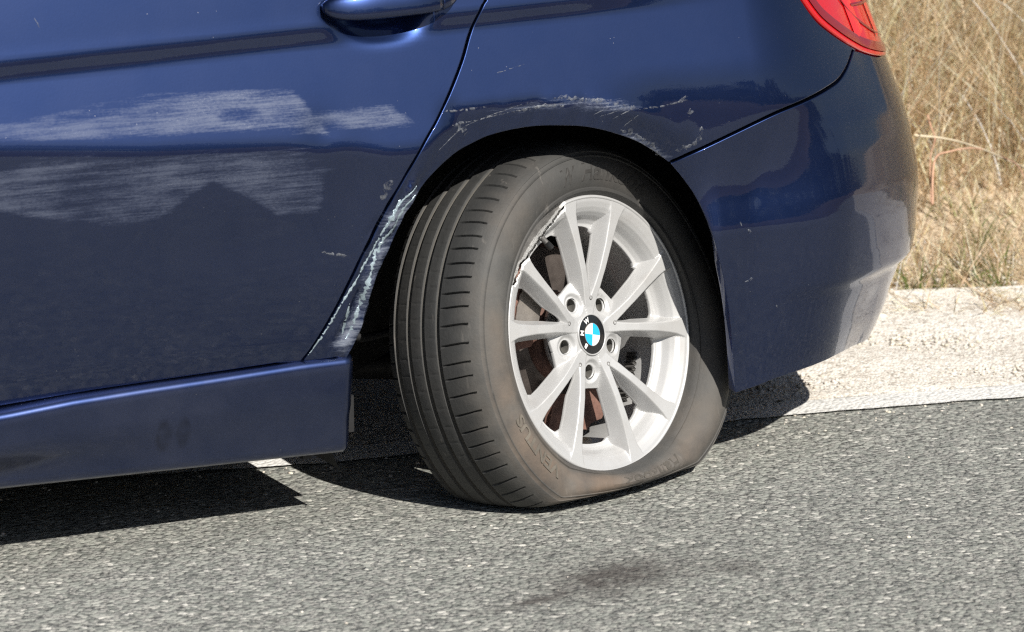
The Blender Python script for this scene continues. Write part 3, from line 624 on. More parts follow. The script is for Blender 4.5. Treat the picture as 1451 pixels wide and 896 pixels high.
# sill (rocker panel)
us = np.concatenate([np.arange(-2.05,-0.5,0.02), [-0.492,-0.484,-0.4775,-0.474]])
V=[];N=[]
for u in us:
    zt = sillz(u); zbm = np.interp(u, [-2.05,-1.0633,-0.4858], [0.168,0.1506,0.134]); k = 1.0
    e = max(0.0, (u+0.486)/0.012); ins = 0.010*e*e
    prof = [(0.045, zt+0.002),(0.016, zt+0.001),(0.004, zt-0.0015),(-0.0015, zt-0.006),(-0.0035, zt-0.012),(-0.003, zt-0.022),(0.0, zt-0.05),(0.004, zt-0.085),(0.009,(zt+zbm)/2-0.02),(0.012, zbm+0.018),(0.0155, zbm+0.008),(0.022, zbm+0.002),(0.032, zbm),(0.09, zbm+0.004)]
    sl_ = -0.012*(u > -0.5)
    V += [(u+0.005+0.02*(z-zt)*0.6*min(1,max(0,(u+0.6)/0.12)), y+ins+0.016, z) for y, z in prof]
m_ = len(prof); F = [(i*m_+j, (i+1)*m_+j, (i+1)*m_+j+1, i*m_+j+1) for i in range(len(us)-1) for j in range(m_-1)]
F = [f[::-1] for f in F]
F.append(tuple((len(us)-1)*m_+j for j in range(m_))); sill = mesh('sill', V, F, M['paint_sill'], car)
mb = MB()
mb.box((-0.985,0.10,0.150),(0.06,0.03,0.008)); mb.obj('jacking_point', M['trim'], car)
mb = MB(); mb.box((-0.83,0.105,0.150),(0.085,0.03,0.010), taper=1.1); mb.obj('underbody_cover', M['trim'], car)
mb = MB(); mb.box((-0.62,0.105,0.142),(0.11,0.035,0.005)); mb.box((-0.53,0.095,0.134),(0.008,0.03,0.010)); mb.obj('underbody_cover', M['trim'], car)

# inner shell, floor, arch liner: what keeps daylight out
arch_in = np.array([(-0.115+0.395*math.cos(t), 0.27+0.405*math.sin(t)) for t in np.linspace(math.radians(178), math.radians(-18), 60)])
sh = np.vstack([[(-2.05,0.98),(-2.05,0.20),(-0.60,0.20),(-0.52,0.24)], arch_in, [(0.32,0.20),(2.0,0.20),(2.0,0.98)]])
panel('inner_shell', sh, M['black'], car, 0.03, off=-0.028, flange=0.03)
mb = MB(); mb.box((-1.25,0.92,0.19),(0.80,0.86,0.03)); mb.box((0.45,1.0,0.26),(0.13,0.60,0.05)); mb.obj('floor_pan', M['black'], car)
mb = MB(); mb.box((-0.85,0.95,0.965),(1.2,0.80,0.02)); mb.box((0.40,0.98,0.955),(0.05,0.72,0.02)); mb.obj('sun_block_deck', M['black'], car)  # added unseen lid that stops sun flooding the open body
mb = MB(); mb.box((-0.9,1.80,0.55),(1.3,0.02,0.40)); mb.obj('far_side_panel', M['paint_bumper'], car)
mb = MB(); mb.box((-0.62,0.9,0.45),(0.015,0.8,0.26)); mb.obj('rear_bulkhead', M['black'], car)
nL = 60; ang = np.linspace(math.radians(205), math.radians(-11), nL); V=[];F=[]
ys = [0.065,0.12,0.22,0.30,0.36]
for y in ys: V += [(-0.085+0.43*math.cos(a), y, 0.27+0.40*math.sin(a)) for a in ang]
for j in range(len(ys)-1):
    for i in range(nL-1): F.append((j*nL+i, j*nL+i+1, (j+1)*nL+i+1, (j+1)*nL+i))
c0 = len(V); V.append((-0.085,0.36,0.27)); F += [((len(ys)-1)*nL+i, (len(ys)-1)*nL+i+1, c0) for i in range(nL-1)]
mesh('wheel_arch_liner', V, F, M['liner'], car)
mb = MB(); mb.tube([(-0.48,0.20,0.36),(-0.44,0.19,0.31),(-0.41,0.19,0.285),(-0.36,0.20,0.275),(-0.2,0.24,0.28)], 0.007, 8); mb.obj('brake_hose', M['black'], car, True)
mb = MB(); mb.tube([(-0.62,0.42,0.21),(-0.3,0.44,0.17),(-0.02,0.34,0.16)], [0.028,0.024,0.03], 10); mb.obj('suspension_arm', M['black'], car, True)

# door handle: grip bar with a separate end cap
def handle_bar(name, u0, u1, mat, par):
    uu = np.linspace(u0, u1, 26 if u1-u0 > 0.08 else 10); V=[]; n=20
    for u in uu:
        s = (u+0.392)/0.118; e = math.sqrt(max(0.02, 1-abs(s)**5)); out = 0.012+0.020*(1-abs(s)**3)
        zc = 0.851+0.028*(u+0.4); hh = 0.0215*e; th = 0.0105*(0.5+0.5*e)
        n_ = bnrm(u, 0.87); b = boff(u, 0.885, 0)+np.array([0,0,zc-0.885])
        for k in range(n):
            w = 2*math.pi*k/n; cz, cy = math.sin(w), math.cos(w)
            cz = math.copysign(abs(cz)**0.75, cz); cy = math.copysign(abs(cy)**0.8, cy)
            V.append((b[0], b[1]-out-0.006-th*cy+0.25*hh*cz, zc+hh*cz))
    F = [(i*n+k, (i+1)*n+k, (i+1)*n+(k+1)%n, i*n+(k+1)%n) for i in range(len(uu)-1) for k in range(n)]
    F.append(tuple(range(n))); F.append(tuple((len(uu)-1)*n+k for k in range(n))[::-1])
    return mesh(name, V, [f[::-1] for f in F], mat, par)
handle_bar('door_handle', -0.508, -0.3115, M['paint_bumper'], door)
handle_bar('handle_cap', -0.3095, -0.277, M['paint_bumper'], door)

# scrapes that stand out as single marks: thin ribbons of bared metal and filler, some painting glints on creased metal
def mark(pts, wid, mat, par, name='scratch', off=0.0007, rag=0.5, split=0.0):
    c = curve(pts, 0.003); n = len(c)
    if n < 3: return
    t = np.gradient(c, axis=0); t /= np.linalg.norm(t,axis=1,keepdims=True)+1e-9; nn = np.stack([-t[:,1], t[:,0]], 1)
    s = np.linspace(0,1,n); w = wid*np.minimum(1, 6*np.minimum(s+0.03, 1.03-s))
    a = w*(1+rag*rng.normal(0,1,n)).clip(0.05,2.2)*0.5; b = w*(1+rag*rng.normal(0,1,n)).clip(0.05,2.2)*0.5
    V = np.vstack([boff(*(c-nn*a[:,None]).T, off*0.5), boff(*c.T, off+0.0006), boff(*(c+nn*b[:,None]).T, off*0.5)])
    keep = rng.random(n-1) >= split
    F = [(i,i+1,n+i+1,n+i) for i in range(n-1) if keep[i]]+[(n+i,n+i+1,2*n+i+1,2*n+i) for i in range(n-1) if keep[i]]
    if F: return mesh(name, V, F, mat, par)
Q_ = quarter; D_ = door; B_ = bumper
for pts, w, mt, par, sp in [
    ([(-0.124,0.682),(-0.0723,0.6767),(-0.0074,0.6647),(0.0385,0.6507)], 0.0055, 'scratch', Q_, 0.10),
    ([(0.0385,0.6507),(0.081,0.6523),(0.1309,0.6586)], 0.0025, 'scratch', Q_, 0.25),
    ([(-0.3027,0.6528),(-0.2523,0.6576),(-0.2015,0.6647),(-0.1374,0.6707),(-0.0986,0.6721)], 0.0016, 'scratch', Q_, 0.25),
    ([(-0.331,0.6172),(-0.2904,0.6428),(-0.2523,0.6576),(-0.1757,0.6761)], 0.0014, 'scratch', Q_, 0.2),
    ([(-0.3153,0.6757),(-0.2895,0.6752),(-0.2392,0.6767)], 0.0025, 'scratch', Q_, 0.45),
    ([(-0.3027,0.6528),(-0.275,0.655)], 0.0035, 'scratch', Q_, 0.2),
    ([(-0.278,0.6351),(-0.284,0.6468),(-0.2926,0.6542)], 0.007, 'scratch', Q_, 0.5),
    ([(-0.1823,0.6654),(-0.1374,0.6707),(-0.0988,0.6676)], 0.004, 'scratch', Q_, 0.4),
    ([(-0.0472,0.6486),(-0.0102,0.6627)], 0.0012, 'scratch', Q_, 0.1), ([(-0.0342,0.6452),(0.012,0.6563)], 0.0014, 'scratch', Q_, 0.1),
    ([(-0.0107,0.6399),(0.0185,0.6512)], 0.0014, 'scratch', Q_, 0.1), ([(0.0115,0.6242),(0.0355,0.6418)], 0.0016, 'scratch', Q_, 0.1),
    ([(0.0049,0.619),(0.0312,0.6111),(0.0643,0.5909),(0.0912,0.5652)], 0.007, 'scratch', Q_, 0.5),
    ([(0.1115,0.575),(0.146,0.5893),(0.1555,0.6135)], 0.0055, 'scratch', Q_, 0.35),
    ([(0.128,0.6374),(0.1424,0.6395)], 0.006, 'scratch', Q_, 0.3), ([(0.1145,0.6567),(0.131,0.664)], 0.005, 'scratch', Q_, 0.2),
    ([(-0.2155,0.7266),(-0.1632,0.737)], 0.0016, 'scratch', Q_, 0.3),
    ([(-0.3718,0.5647),(-0.398,0.5413),(-0.4192,0.5128),(-0.4413,0.4776),(-0.4715,0.4238),(-0.4953,0.3862),(-0.5245,0.3376),(-0.5479,0.3055)], 0.0035, 'bare_glint', Q_, 0.12),
    ([(-0.3732,0.5502),(-0.3957,0.5241),(-0.413,0.4975),(-0.429,0.4821),(-0.4412,0.4606),(-0.4505,0.4216),(-0.4641,0.3713),(-0.4754,0.3377),(-0.4848,0.3249)], 0.006, 'bare_glint', Q_, 0.10),
    ([(-0.483,0.3849),(-0.4881,0.3508),(-0.4913,0.3338)], 0.005, 'bare_glint', Q_, 0.45),
    ([(-0.40,0.545),(-0.41,0.528),(-0.42,0.512)], 0.007, 'bare_glint', Q_, 0.3),
    ([(-0.432,0.548),(-0.421,0.570),(-0.414,0.577)], 0.010, 'scratch', D_, 0.15),
    ([(-0.5331,0.4734),(-0.5148,0.4681),(-0.4904,0.4633)], 0.004, 'scratch', D_, 0.2),
    ([(-0.9769,0.8656),(-0.9702,0.8499)], 0.0018, 'scratch', D_, 0.1),
    ([(0.2256,0.4514),(0.2284,0.4417)], 0.003, 'scratch', B_, 0.1), ([(0.2401,0.4356),(0.2463,0.4277)], 0.005, 'scratch', B_, 0.1), ([(0.2372,0.3466),(0.2529,0.3508)], 0.0035, 'scratch', B_, 0.1),
    ([(0.30,0.30),(0.303,0.296)], 0.003, 'scratch', B_, 0.0), ([(0.36,0.33),(0.362,0.327)], 0.003, 'scratch', B_, 0.0)]:
    mark(pts, w*(0.85 if mt == 'bare_glint' else 1.0), M[mt], par, split=sp*0.3, rag=0.65)

# ------------------------------------------------------------------ wheel: knocked 21 degrees out of line and leaning in at the top
WC = np.array([-0.0173, 0.020, 0.2802]); GZ = 0.0172
n_ax = np.array([0.3490, -0.9141, 0.2065]); n_ax /= np.linalg.norm(n_ax)
e_up = np.array([0,0,1.0])-n_ax*n_ax[2]; e_up /= np.linalg.norm(e_up)
e_rt = np.cross(e_up, n_ax)
WM = Matrix([[e_rt[0], -n_ax[0], e_up[0], WC[0]], [e_rt[1], -n_ax[1], e_up[1], WC[1]], [e_rt[2], -n_ax[2], e_up[2], WC[2]], [0,0,0,1]])
def wloc(r, th, y):                              # wheel local: x right, y inward, z up; th clockwise from the top
    return np.stack([r*np.sin(th), -np.asarray(y)+0*r, r*np.cos(th)], -1)
def flat(r, th, y):
    """wheel-local point of the sagging tyre"""
    r = np.asarray(r, float); y = np.asarray(y, float)+0*r; th = np.asarray(th, float)+0*r
    sd = np.clip((r-0.232)/0.095, 0, 1); ad = (np.degrees(th)+180) % 360-180
    sag = np.exp(-((ad-121)/37.0)**2); r = r+0.032*sag*sd**1.5; y = y+np.where(y > -0.05, 0.030*sag*np.sin(np.pi*sd**0.9), 0)   # slack carcass pushed out behind
    c = -np.cos(th)*e_up[2]
    Rg = np.where(c > 0.05, (WC[2]-GZ+y*n_ax[2]-0.001)/np.maximum(c, 0.05), 9.0)
    k = np.clip((np.maximum(Rg, 0.236)-0.222)/(0.3285-0.222), 0, 1)
    k = 1-np.log1p(np.exp((1-k-0.02)/0.018))*0.018; k = np.clip(k, 0.1, 1)
    amt = 1-k; s = np.clip((r-0.222)/0.1065, 0, 1)
    r2 = np.where(r > 0.222, 0.222+(r-0.222)*k, r)
    bul = 0.052*amt*np.sin(np.pi*np.clip(s**0.8, 0, 1))+0.010*amt*s
    y2 = y+np.where(y > -0.1, bul, -bul*0.8)
    P = wloc(r2, th, y2)
    zw = P@np.array([e_rt[2], -n_ax[2], e_up[2]])+WC[2]-GZ
    lift = 0.012*np.log1p(np.exp(np.clip(-zw/0.012, -40, 40)))+0.0006
    P = P+np.array([e_rt[2], -n_ax[2], e_up[2]])*lift[...,None]
    return P
RAG = rng.normal(0, 1, 2000)
def rmax(th):                                    # the lip is broken away between ten and eleven o'clock
    a = (np.degrees(th)+180) % 360-180
    prof = np.interp(a, [-61,-59.3,-56,-53,-49,-44,-39,-33,-27,-20,-14,-10.5,-9.3], [0.24,0.2215,0.219,0.216,0.2175,0.2105,0.2085,0.2075,0.208,0.2105,0.2165,0.2205,0.24])
    return prof + np.where(prof < 0.23, 0.0008*np.interp(np.abs(a)*0.8, np.arange(200), RAG[:200])+0.0004*np.interp(np.abs(a)*3.3, np.arange(400), RAG[200:600]), 0)
def dmg(th, r): 
    return (r >= rmax(th)-0.0045)
# barrel
barrel = [(0.2225,-0.020),(0.2265,-0.014),(0.2285,-0.008),(0.2285,-0.004),(0.2275,-0.001),(0.2255,0.0003),(0.2235,-0.0006),(0.2205,-0.006),(0.217,-0.016),(0.210,-0.032),(0.203,-0.046),(0.197,-0.060),(0.193,-0.085),(0.192,-0.140),(0.200,-0.165),(0.220,-0.174),(0.2265,-0.180)]
V, F = lathe(barrel, 540, lambda r, t, y: wloc(np.minimum(r, rmax(t)), t, y-np.where(r > rmax(t), 0.0075, 0)))
th_v = np.repeat(np.linspace(0,2*math.pi,540,endpoint=False), len(barrel)); r_v = np.tile([p[0] for p in barrel], 540); y_v = np.tile([p[1] for p in barrel], 540)
dv = (r_v > rmax(th_v)) & (y_v > -0.05); midx = dv[F].any(1).astype(int)
wheel = mesh('wheel', V, F, [M['silver'], M['fracture']], car, midx=midx); wheel.matrix_world = WM; wheel['label'] = 'silver ten spoke alloy wheel with a piece of its lip broken off'

# spokes: one 36 degree piece each, mirrored in pairs
def front(r): return np.interp(r, [0.0,0.03,0.045,0.062,0.08,0.11,0.15,0.19,0.212,0.2275], [-.0225,-.0225,-.0225,-.0195,-.0155,-.0105,-.0070,-.0050,-.0030,-.0012])
def floor_(r): return np.interp(r, [0.0,.055,.07,.085,.10,.14,.165,.176,.184,.190,.196,.202,.209,.218,.2275], [-.0235,-.0240,-.027,-.033,-.038,-.041,-.040,-.038,-.036,-.030,-.019,-.011,-.0065,-.0030,-.0012])
C0, C1 = np.array([0.052, 0.0045]), np.array([0.2067, 0.0585]); CD = (C1-C0)/np.linalg.norm(C1-C0); CN = np.array([-CD[1], CD[0]])
def spoke_d(X, T):
    q = np.stack([X-C0[0], T-C0[1]], -1); return q@CN, q@CD
def halfw(s): return np.interp(s, [0,0.02,0.05,0.10,0.135,0.15,0.17], [0.0080,0.0066,0.0058,0.0066,0.0090,0.0112,0.0175])
def hgt(X, T):
    r = np.hypot(X, T); d, s = spoke_d(X, T); e = np.abs(d)-halfw(s)
    k = np.where(d < 0, 3.3, 3.0); fall = np.where(e > 0, k*(np.sqrt(e*e+0.0008**2)-0.0008), 0)
    # the two spokes of a pair run together towards the hub
    a = front(r)-fall; b = floor_(r); w = 0.0028
    m_ = np.maximum(a, b); h = m_+w*np.log(np.exp((a-m_)/w)+np.exp((b-m_)/w))-w*np.log(2)*np.exp(-np.abs(a-b)/w)
    lug = np.hypot(X-0.06*math.cos(math.radians(36)), T-0.06*math.sin(math.radians(36)))
    return h-0.006*sstep(0.021, 0.0135, lug)
def sector_outline():
    A36 = math.radians(36); P = []; fl = []
    def add(p, f): P.append(np.array(p, float)); fl.append(f)
    add((0.030, 0), 0)
    # V window: edge runs parallel to the spoke, on its inner side
    def off(s, o): return C0+CD*s+CN*o
    ss = np.linspace(0.012, 0.135, 40); pv = [off(s, -(halfw(s)+np.interp(s, [0,0.03,0.06,0.14], [0.002,0.0035,0.0070,0.0088]))) for s in ss]
    pv = [p for p in pv if p[1] > 0.0016 and np.hypot(*p) < 0.172]
    x0 = pv[0][0]-0.002
    add((x0-0.0005, 0.0), 0); add((x0, 0.0010), 1)
    for p in pv: add(p, 1)
    th = math.atan2(pv[-1][1], pv[-1][0]); 
    for t, rr in [(0.93,0.1755),(0.82,0.1780),(0.65,0.1790),(0.45,0.1795),(0.25,0.180),(0.08,0.180)]: add((rr*math.cos(th*t), rr*math.sin(th*t)), 1)
    add((0.180, 0), 1)
    for r in np.linspace(0.186, 0.2245, 6): add((r, 0), 0)
    for t in np.linspace(0, A36, 26)[1:]: add((0.2245*math.cos(t), 0.2245*math.sin(t)), 0)
    for r in np.linspace(0.2190, 0.184, 6): add((r*math.cos(A36), r*math.sin(A36)), 0)
    # wide window: from its outer edge back along the spoke to a round end above the lug bolt
    pw = [off(s, halfw(s)+np.interp(s, [0,0.03,0.06,0.14], [0.0075,0.0075,0.0082,0.0090])) for s in np.linspace(0.130, 0.040, 36)]
    pw = [p for p in pw if np.hypot(*p) < 0.1735]
    th0 = math.atan2(pw[0][1], pw[0][0])
    add((0.180*math.cos(A36), 0.180*math.sin(A36)), 1)
    for f, rr in [(0.2,0.180),(0.4,0.180),(0.6,0.180),(0.8,0.1792),(0.92,0.1772)]: t = A36+(th0-A36)*f; add((rr*math.cos(t), rr*math.sin(t)), 1)
    for p in pw: add(p, 1)
    re = np.hypot(*pw[-1]); te = math.atan2(pw[-1][1], pw[-1][0])
    for f in (0.2, 0.45, 0.72): 
        t = te+(A36-te)*f; rr = re-0.0035*math.sin(f*math.pi/2); add((rr*math.cos(t), rr*math.sin(t)), 1)
    rr = re-0.0036; add((rr*math.cos(A36), rr*math.sin(A36)), 1)
    # lug hole, half of it in this piece
    lr = 0.0118; lc = np.array([0.06*math.cos(A36), 0.06*math.sin(A36)]); ua = np.array([math.cos(A36), math.sin(A36)]); un = np.array([ua[1], -ua[0]])
    for a in np.linspace(0, math.pi, 14): add(lc+lr*(math.cos(a)*ua+math.sin(a)*un), 2)
    for t in np.linspace(A36, 0, 8)[:-1]: add((0.030*math.cos(t), 0.030*math.sin(t)), 0)
    return np.array(P), np.array(fl)
SO, SF = sector_outline()
def dens(P, fl, step):
    out=[]; of=[]; n=len(P)
    for i in range(n):
        a, b = P[i], P[(i+1)%n]; k = max(1, int(math.ceil(np.linalg.norm(b-a)/step)))
        for j in range(k): out.append(a+(b-a)*j/k); of.append(fl[i] if fl[i] == fl[(i+1)%n] or j == 0 else min(fl[i], fl[(i+1)%n]))
    return np.array(out), np.array(of)
SO, SF = dens(SO, SF, 0.0018)
_s = np.arange(0.0, 0.168, 0.0018)
CR = [np.array([C0+CD*s+CN*sg*(halfw(s)+o) for s in _s]) for sg in (-1,1) for o in (0.0,0.0011)]
SQ, SFc, SI = cdt_fill(SO, 0.0015, CR)
def spoke_mesh(name, mirror, base_deg, broken):
    X, T = SQ[:,0], SQ[:,1]; e = 0.0011
    H = hgt(X, T); gx = (hgt(X+e, T)-hgt(X-e, T))/(2*e); gt = (hgt(X, T+e)-hgt(X, T-e))/(2*e)
    N = np.stack([-gx, -gt, np.ones(len(X))], 1); N /= np.linalg.norm(N,axis=1,keepdims=True)
    P3 = np.c_[X, T, H]; F = [tuple(f) for f in SFc]; k = len(SO)
    tt = np.roll(SO,-1,0)-np.roll(SO,1,0); tt /= np.linalg.norm(tt,axis=1,keepdims=True)+1e-12
    orient = np.sign(np.sum(SO[:,0]*np.roll(SO[:,1],-1)-np.roll(SO[:,0],-1)*SO[:,1])); L = np.stack([tt[:,1], -tt[:,0]],1)*orient
    b0 = P3[SI]; n0 = len(P3)
    r1 = np.c_[SO+L*0.0009, b0[:,2]-0.0016]; r2 = np.c_[SO-L*0.001, b0[:,2]-0.008]
    P3 = np.vstack([P3, r1, r2]); L3 = np.c_[L, np.zeros(k)]; nn = lambda a: a/np.linalg.norm(a,axis=1,keepdims=True)
    N = np.vstack([N, nn(L3+np.array([0,0,0.5])), L3])
    for i in range(k):
        j = (i+1)%k
        if SF[i] == 0 and SF[j] == 0: continue
        if (SF[i] == 0) != (SF[j] == 0) : pass
        for A, B in ((SI, n0+np.arange(k)), (n0+np.arange(k), n0+k+np.arange(k))):
            f = (A[i], B[i], B[j], A[j]); F.append(tuple(int(q) for q in (f if orient > 0 else f[::-1])))
    if mirror: P3[:,1] *= -1; N[:,1] *= -1; F = [f[::-1] for f in F]
    r = np.hypot(P3[:,0], P3[:,1]); th = np.arctan2(P3[:,1], P3[:,0]); midx = np.zeros(len(F), int)
    if broken:
        thw = th+math.radians(base_deg); lim = rmax(thw); cut = r > lim
        y = P3[:,2]-np.where(cut, 0.0015, 0); r = np.minimum(r, lim-0.0012); P3 = np.c_[r*np.cos(th), r*np.sin(th), y]
        near = r > lim-0.006; midx = np.array([int(near[list(f)].any()) for f in F])
    V = np.stack([P3[:,1], -P3[:,2], P3[:,0]], 1); Nw = np.stack([N[:,1], -N[:,2], N[:,0]], 1)
    # (X radial -> local z, T -> local x clockwise, H outward -> -y)
    o = mesh(name, V, [f[::-1] for f in F], [M['silver'], M['fracture']], wheel, Nw, midx=midx)
    return o
share = {}
for base in (9, 81, 153, 225, 297):
    for mir in (False, True):
        brk = base in (9, 297)
        if brk: o = spoke_mesh('spoke', mir, base, True)
        elif mir not in share: o = spoke_mesh('spoke', mir, base, False); share[mir] = o.data
        else: o = link('spoke', share[mir], wheel)
        o.rotation_euler = (0, math.radians(base), 0)
# hub: recessed lug wells, bolts, centre cap
def wl(name, prof, mat, n=48, parent=None, at=None, smooth_sh=True):
    V, F = lathe(prof, n, lambda r, t, y: wloc(r, t, y))
    if at is not None: V = V+np.array([at[0]*math.sin(at[1]), 0, at[0]*math.cos(at[1])])
    return mesh(name, V, F, mat, parent or wheel, smooth_sh=smooth_sh)
wl('hub', [(0.001,-0.030),(0.034,-0.030),(0.0345,-0.0228),(0.0300,-0.0226),(0.0300,-0.0300)], M['silver'])
wl('hub_back', [(0.030,-0.060),(0.078,-0.060),(0.082,-0.050),(0.084,-0.046)], M['silver'], 64)
for k in range(5):
    a = math.radians(45+72*k)
    wl('lug_well', [(0.0120,-0.0308),(0.0116,-0.035),(0.0112,-0.066),(0.001,-0.0665)], M['well'], 24, at=(0.060, a))
    hx = [(0.001,-0.0475),(0.0052,-0.0475),(0.0076,-0.0490),(0.0082,-0.0515),(0.0082,-0.058),(0.0108,-0.0600),(0.0108,-0.066)]
    wl('lug_bolt', hx, M['bolt'], 6, at=(0.060, a), smooth_sh=False)
    b = math.radians(9+72*k)
    wl('spoke_pin', [(0.0001,-0.0213),(0.0022,-0.0212),(0.0026,-0.0190),(0.0033,-0.0188),(0.0037,-0.0215)], M['lead'], 16, at=(0.0605, b))
cap_prof = [(0.0001,-0.0205),(0.012,-0.0206),(0.0295,-0.0212),(0.0322,-0.0214)]
wl('centre_cap', cap_prof, M['blackgloss'], 64)
wl('cap_ring', [(0.0320,-0.0216),(0.0326,-0.0204),(0.0340,-0.0204),(0.0346,-0.0218),(0.0346,-0.0240)], M['silver'], 64)
wl('roundel_ring', [(0.0182,-0.0204),(0.0184,-0.0200),(0.0192,-0.0200),(0.0194,-0.0206)], M['steel'], 64)
CA = -75.0
for k in range(4):
    a0 = math.radians(CA+90*k); tt = np.linspace(a0, a0+math.pi/2, 14)
    V = [(0, 0.0199, 0)]+[(0.0184*math.sin(t), 0.0201, 0.0184*math.cos(t)) for t in tt]
    mesh('roundel_quarter', V, [(0,i,i+1) for i in range(1,14)], M['white'] if k % 2 == 0 else M['sky_blue'], wheel)
def text_mesh(txt, size, extrude, bold=0.0):
    cu = bpy.data.curves.new('lettering', 'FONT'); cu.body = txt; cu.size = size; cu.align_x = 'CENTER'; cu.extrude = extrude; cu.offset = bold; cu.resolution_u = 3
    o = bpy.data.objects.new('lettering_source', cu); COL.objects.link(o); bpy.context.view_layer.update()
    me = o.evaluated_get(bpy.context.evaluated_depsgraph_get()).to_mesh()
    V = np.array([v.co[:] for v in me.vertices]); F = [tuple(p.vertices) for p in me.polygons]
    o.evaluated_get(bpy.context.evaluated_depsgraph_get()).to_mesh_clear(); bpy.data.objects.remove(o); bpy.data.curves.remove(cu); return V, F
for ch, da in (('B', -53), ('M', 0), ('W', 54)):
    V, F = text_mesh(ch, 0.0115, 0.0002, 0.0004); rm = 0.0216
    t = math.radians(CA+da); x, y = V[:,0], V[:,1]; ex = np.array([math.cos(t), 0, -math.sin(t)]); er = np.array([math.sin(t), 0, math.cos(t)])
    W_ = x[:,None]*ex+(rm+y)[:,None]*er; W_[:,1] = 0.0207-0.0002-V[:,2]-0.0002
    mesh('cap_letter', W_, F, M['white'], wheel, smooth_sh=False)
wl('bead_seat', [(0.2245,-0.013),(0.2120,-0.0145),(0.2050,-0.020),(0.2020,-0.034)], M['lead'], 90)
# brake behind the spokes
wl('brake_disc', [(0.070,-0.098),(0.078,-0.098),(0.080,-0.112),(0.150,-0.112),(0.150,-0.132),(0.08,-0.132)], M['disc'], 72)
wl('disc_hat', [(0.030,-0.075),(0.070,-0.076),(0.074,-0.080),(0.076,-0.112)], M['rust'], 48)
wl('dust_shield', [(0.06,-0.145),(0.158,-0.145),(0.163,-0.138)], M['rust'], 48)
def arc_block(name, a0, a1, r0, r1, y0, y1, mat, n=18, jag=0.004):
    V=[];F=[]
    for i in range(n+1):
        a = math.radians(a0+(a1-a0)*i/n); j = rng.normal(0, jag); b = 0.006 if i in (0,n) else 0
        for r, y in ((r0+b,y0),(r1+j-b,y0-0.004),(r1+j-b,y1),(r0+b,y1)): V.append((r*math.sin(a), -y, r*math.cos(a)))
    for i in range(n):
        for k in range(4): F.append((i*4+k, i*4+(k+1)%4, i*4+4+(k+1)%4, i*4+4+k))
    F += [(0,1,2,3), (n*4+3,n*4+2,n*4+1,n*4)]
    return mesh(name, V, F, mat, wheel, smooth_sh=False)
arc_block('brake_caliper', 270, 326, 0.092, 0.168, -0.070, -0.150, M['rust'])
arc_block('caliper_bracket', 278, 314, 0.112, 0.176, -0.056, -0.072, M['rust'], 10, 0.002)
arc_block('brake_pad', 284, 320, 0.10, 0.150, -0.050, -0.056, M['steel'], 10, 0.001)
arc_block('parking_brake_plate', 135, 205, 0.095, 0.165, -0.085, -0.10, M['rust'], 14, 0.004)
for k in range(9):
    a = 108+3.0*k; arc_block('balance_weight', a, a+2.6, 0.1875, 0.1915, -0.085, -0.105, M['lead'], 3, 0.0)
mb = MB(); ta = math.radians(-25)
vp = lambda r, y: Vector((r*math.sin(ta), -y, r*math.cos(ta)))
mb.tube([vp(0.205,-0.030),vp(0.196,-0.027),vp(0.183,-0.021),vp(0.1815,-0.0203)], [0.0062,0.0056,0.0044,0.0044], 12); mb.obj('valve_stem', M['lead'], wheel, True)
mb = MB(); mb.tube([vp(0.1812,-0.0201),vp(0.171,-0.0155),vp(0.170,-0.015)], [0.0052,0.0052,0.004], 12); mb.obj('valve_cap', M['black'], wheel, True)

# tyre
tp = [(.2235,-.012,.3,0),(.2290,-.004,.4,0),(.2325,.0025,.5,0),(.2345,.0055,.5,0),(.2385,.0058,.55,0),(.2405,.0040,.7,0),(.246,.0065,.9,0),(.254,.0092,1,0),(.262,.0105,1,0),(.270,.0108,1,0),(.278,.0095,1,0),(.2845,.0073,.95,0),(.2900,.0045,.9,0),(.2912,.0055,.6,0),(.2925,.0055,.6,0),(.2937,.0035,.9,0),(.2985,.0010,.9,0),(.2995,.0018,.6,0),(.3005,.0012,.7,0),(.3050,-.0045,.75,0),(.3100,-.0115,.6,0),(.3140,-.0190,.45,1),(.3170,-.0265,.28,1),(.3195,-.0350,.16,1),(.3215,-.0440,.10,1),(.3230,-.0530,.08,1),(.3238,-.0600,.08,1)]
def groove(y0, r, w=0.0095, dep=0.0085): return [(r,-y0,.1,0),(r-0.001,-y0-0.0004,.1,0),(r-dep,-y0-0.0012,.3,9),(r-dep,-y0-w+0.0012,.3,9),(r-0.001,-y0-w+0.0004,.1,0),(r,-y0-w,.1,0)]
tp += groove(.0610,.3240); tp += [(.3252,-.0735,.08,2),(.3258,-.080,.08,2),(.3264,-.0865,.08,2)]; tp += groove(.0910,.3268); tp += [(.3275,-.1035,.08,2),(.3278,-.110,.08,2),(.3278,-.1165,.08,2)]
tp += groove(.1210,.3276); tp += [(.3272,-.1335,.08,2),(.3266,-.140,.08,2),(.3258,-.1465,.08,2)]; tp += groove(.1510,.3250)
tp += [(.3235,-.163,.08,3),(.3212,-.170,.08,3),(.3165,-.178,.1,3),(.3090,-.186,.2,0),(.2980,-.192,.3,0),(.2830,-.197,.4,0),(.2650,-.199,.4,0),(.2450,-.196,.4,0),(.2290,-.182,.3,0),(.2235,-.175,.3,0)]
tp = np.array(tp); PITCHES, SEG = 74, 12; nT = PITCHES*SEG; mP = len(tp)
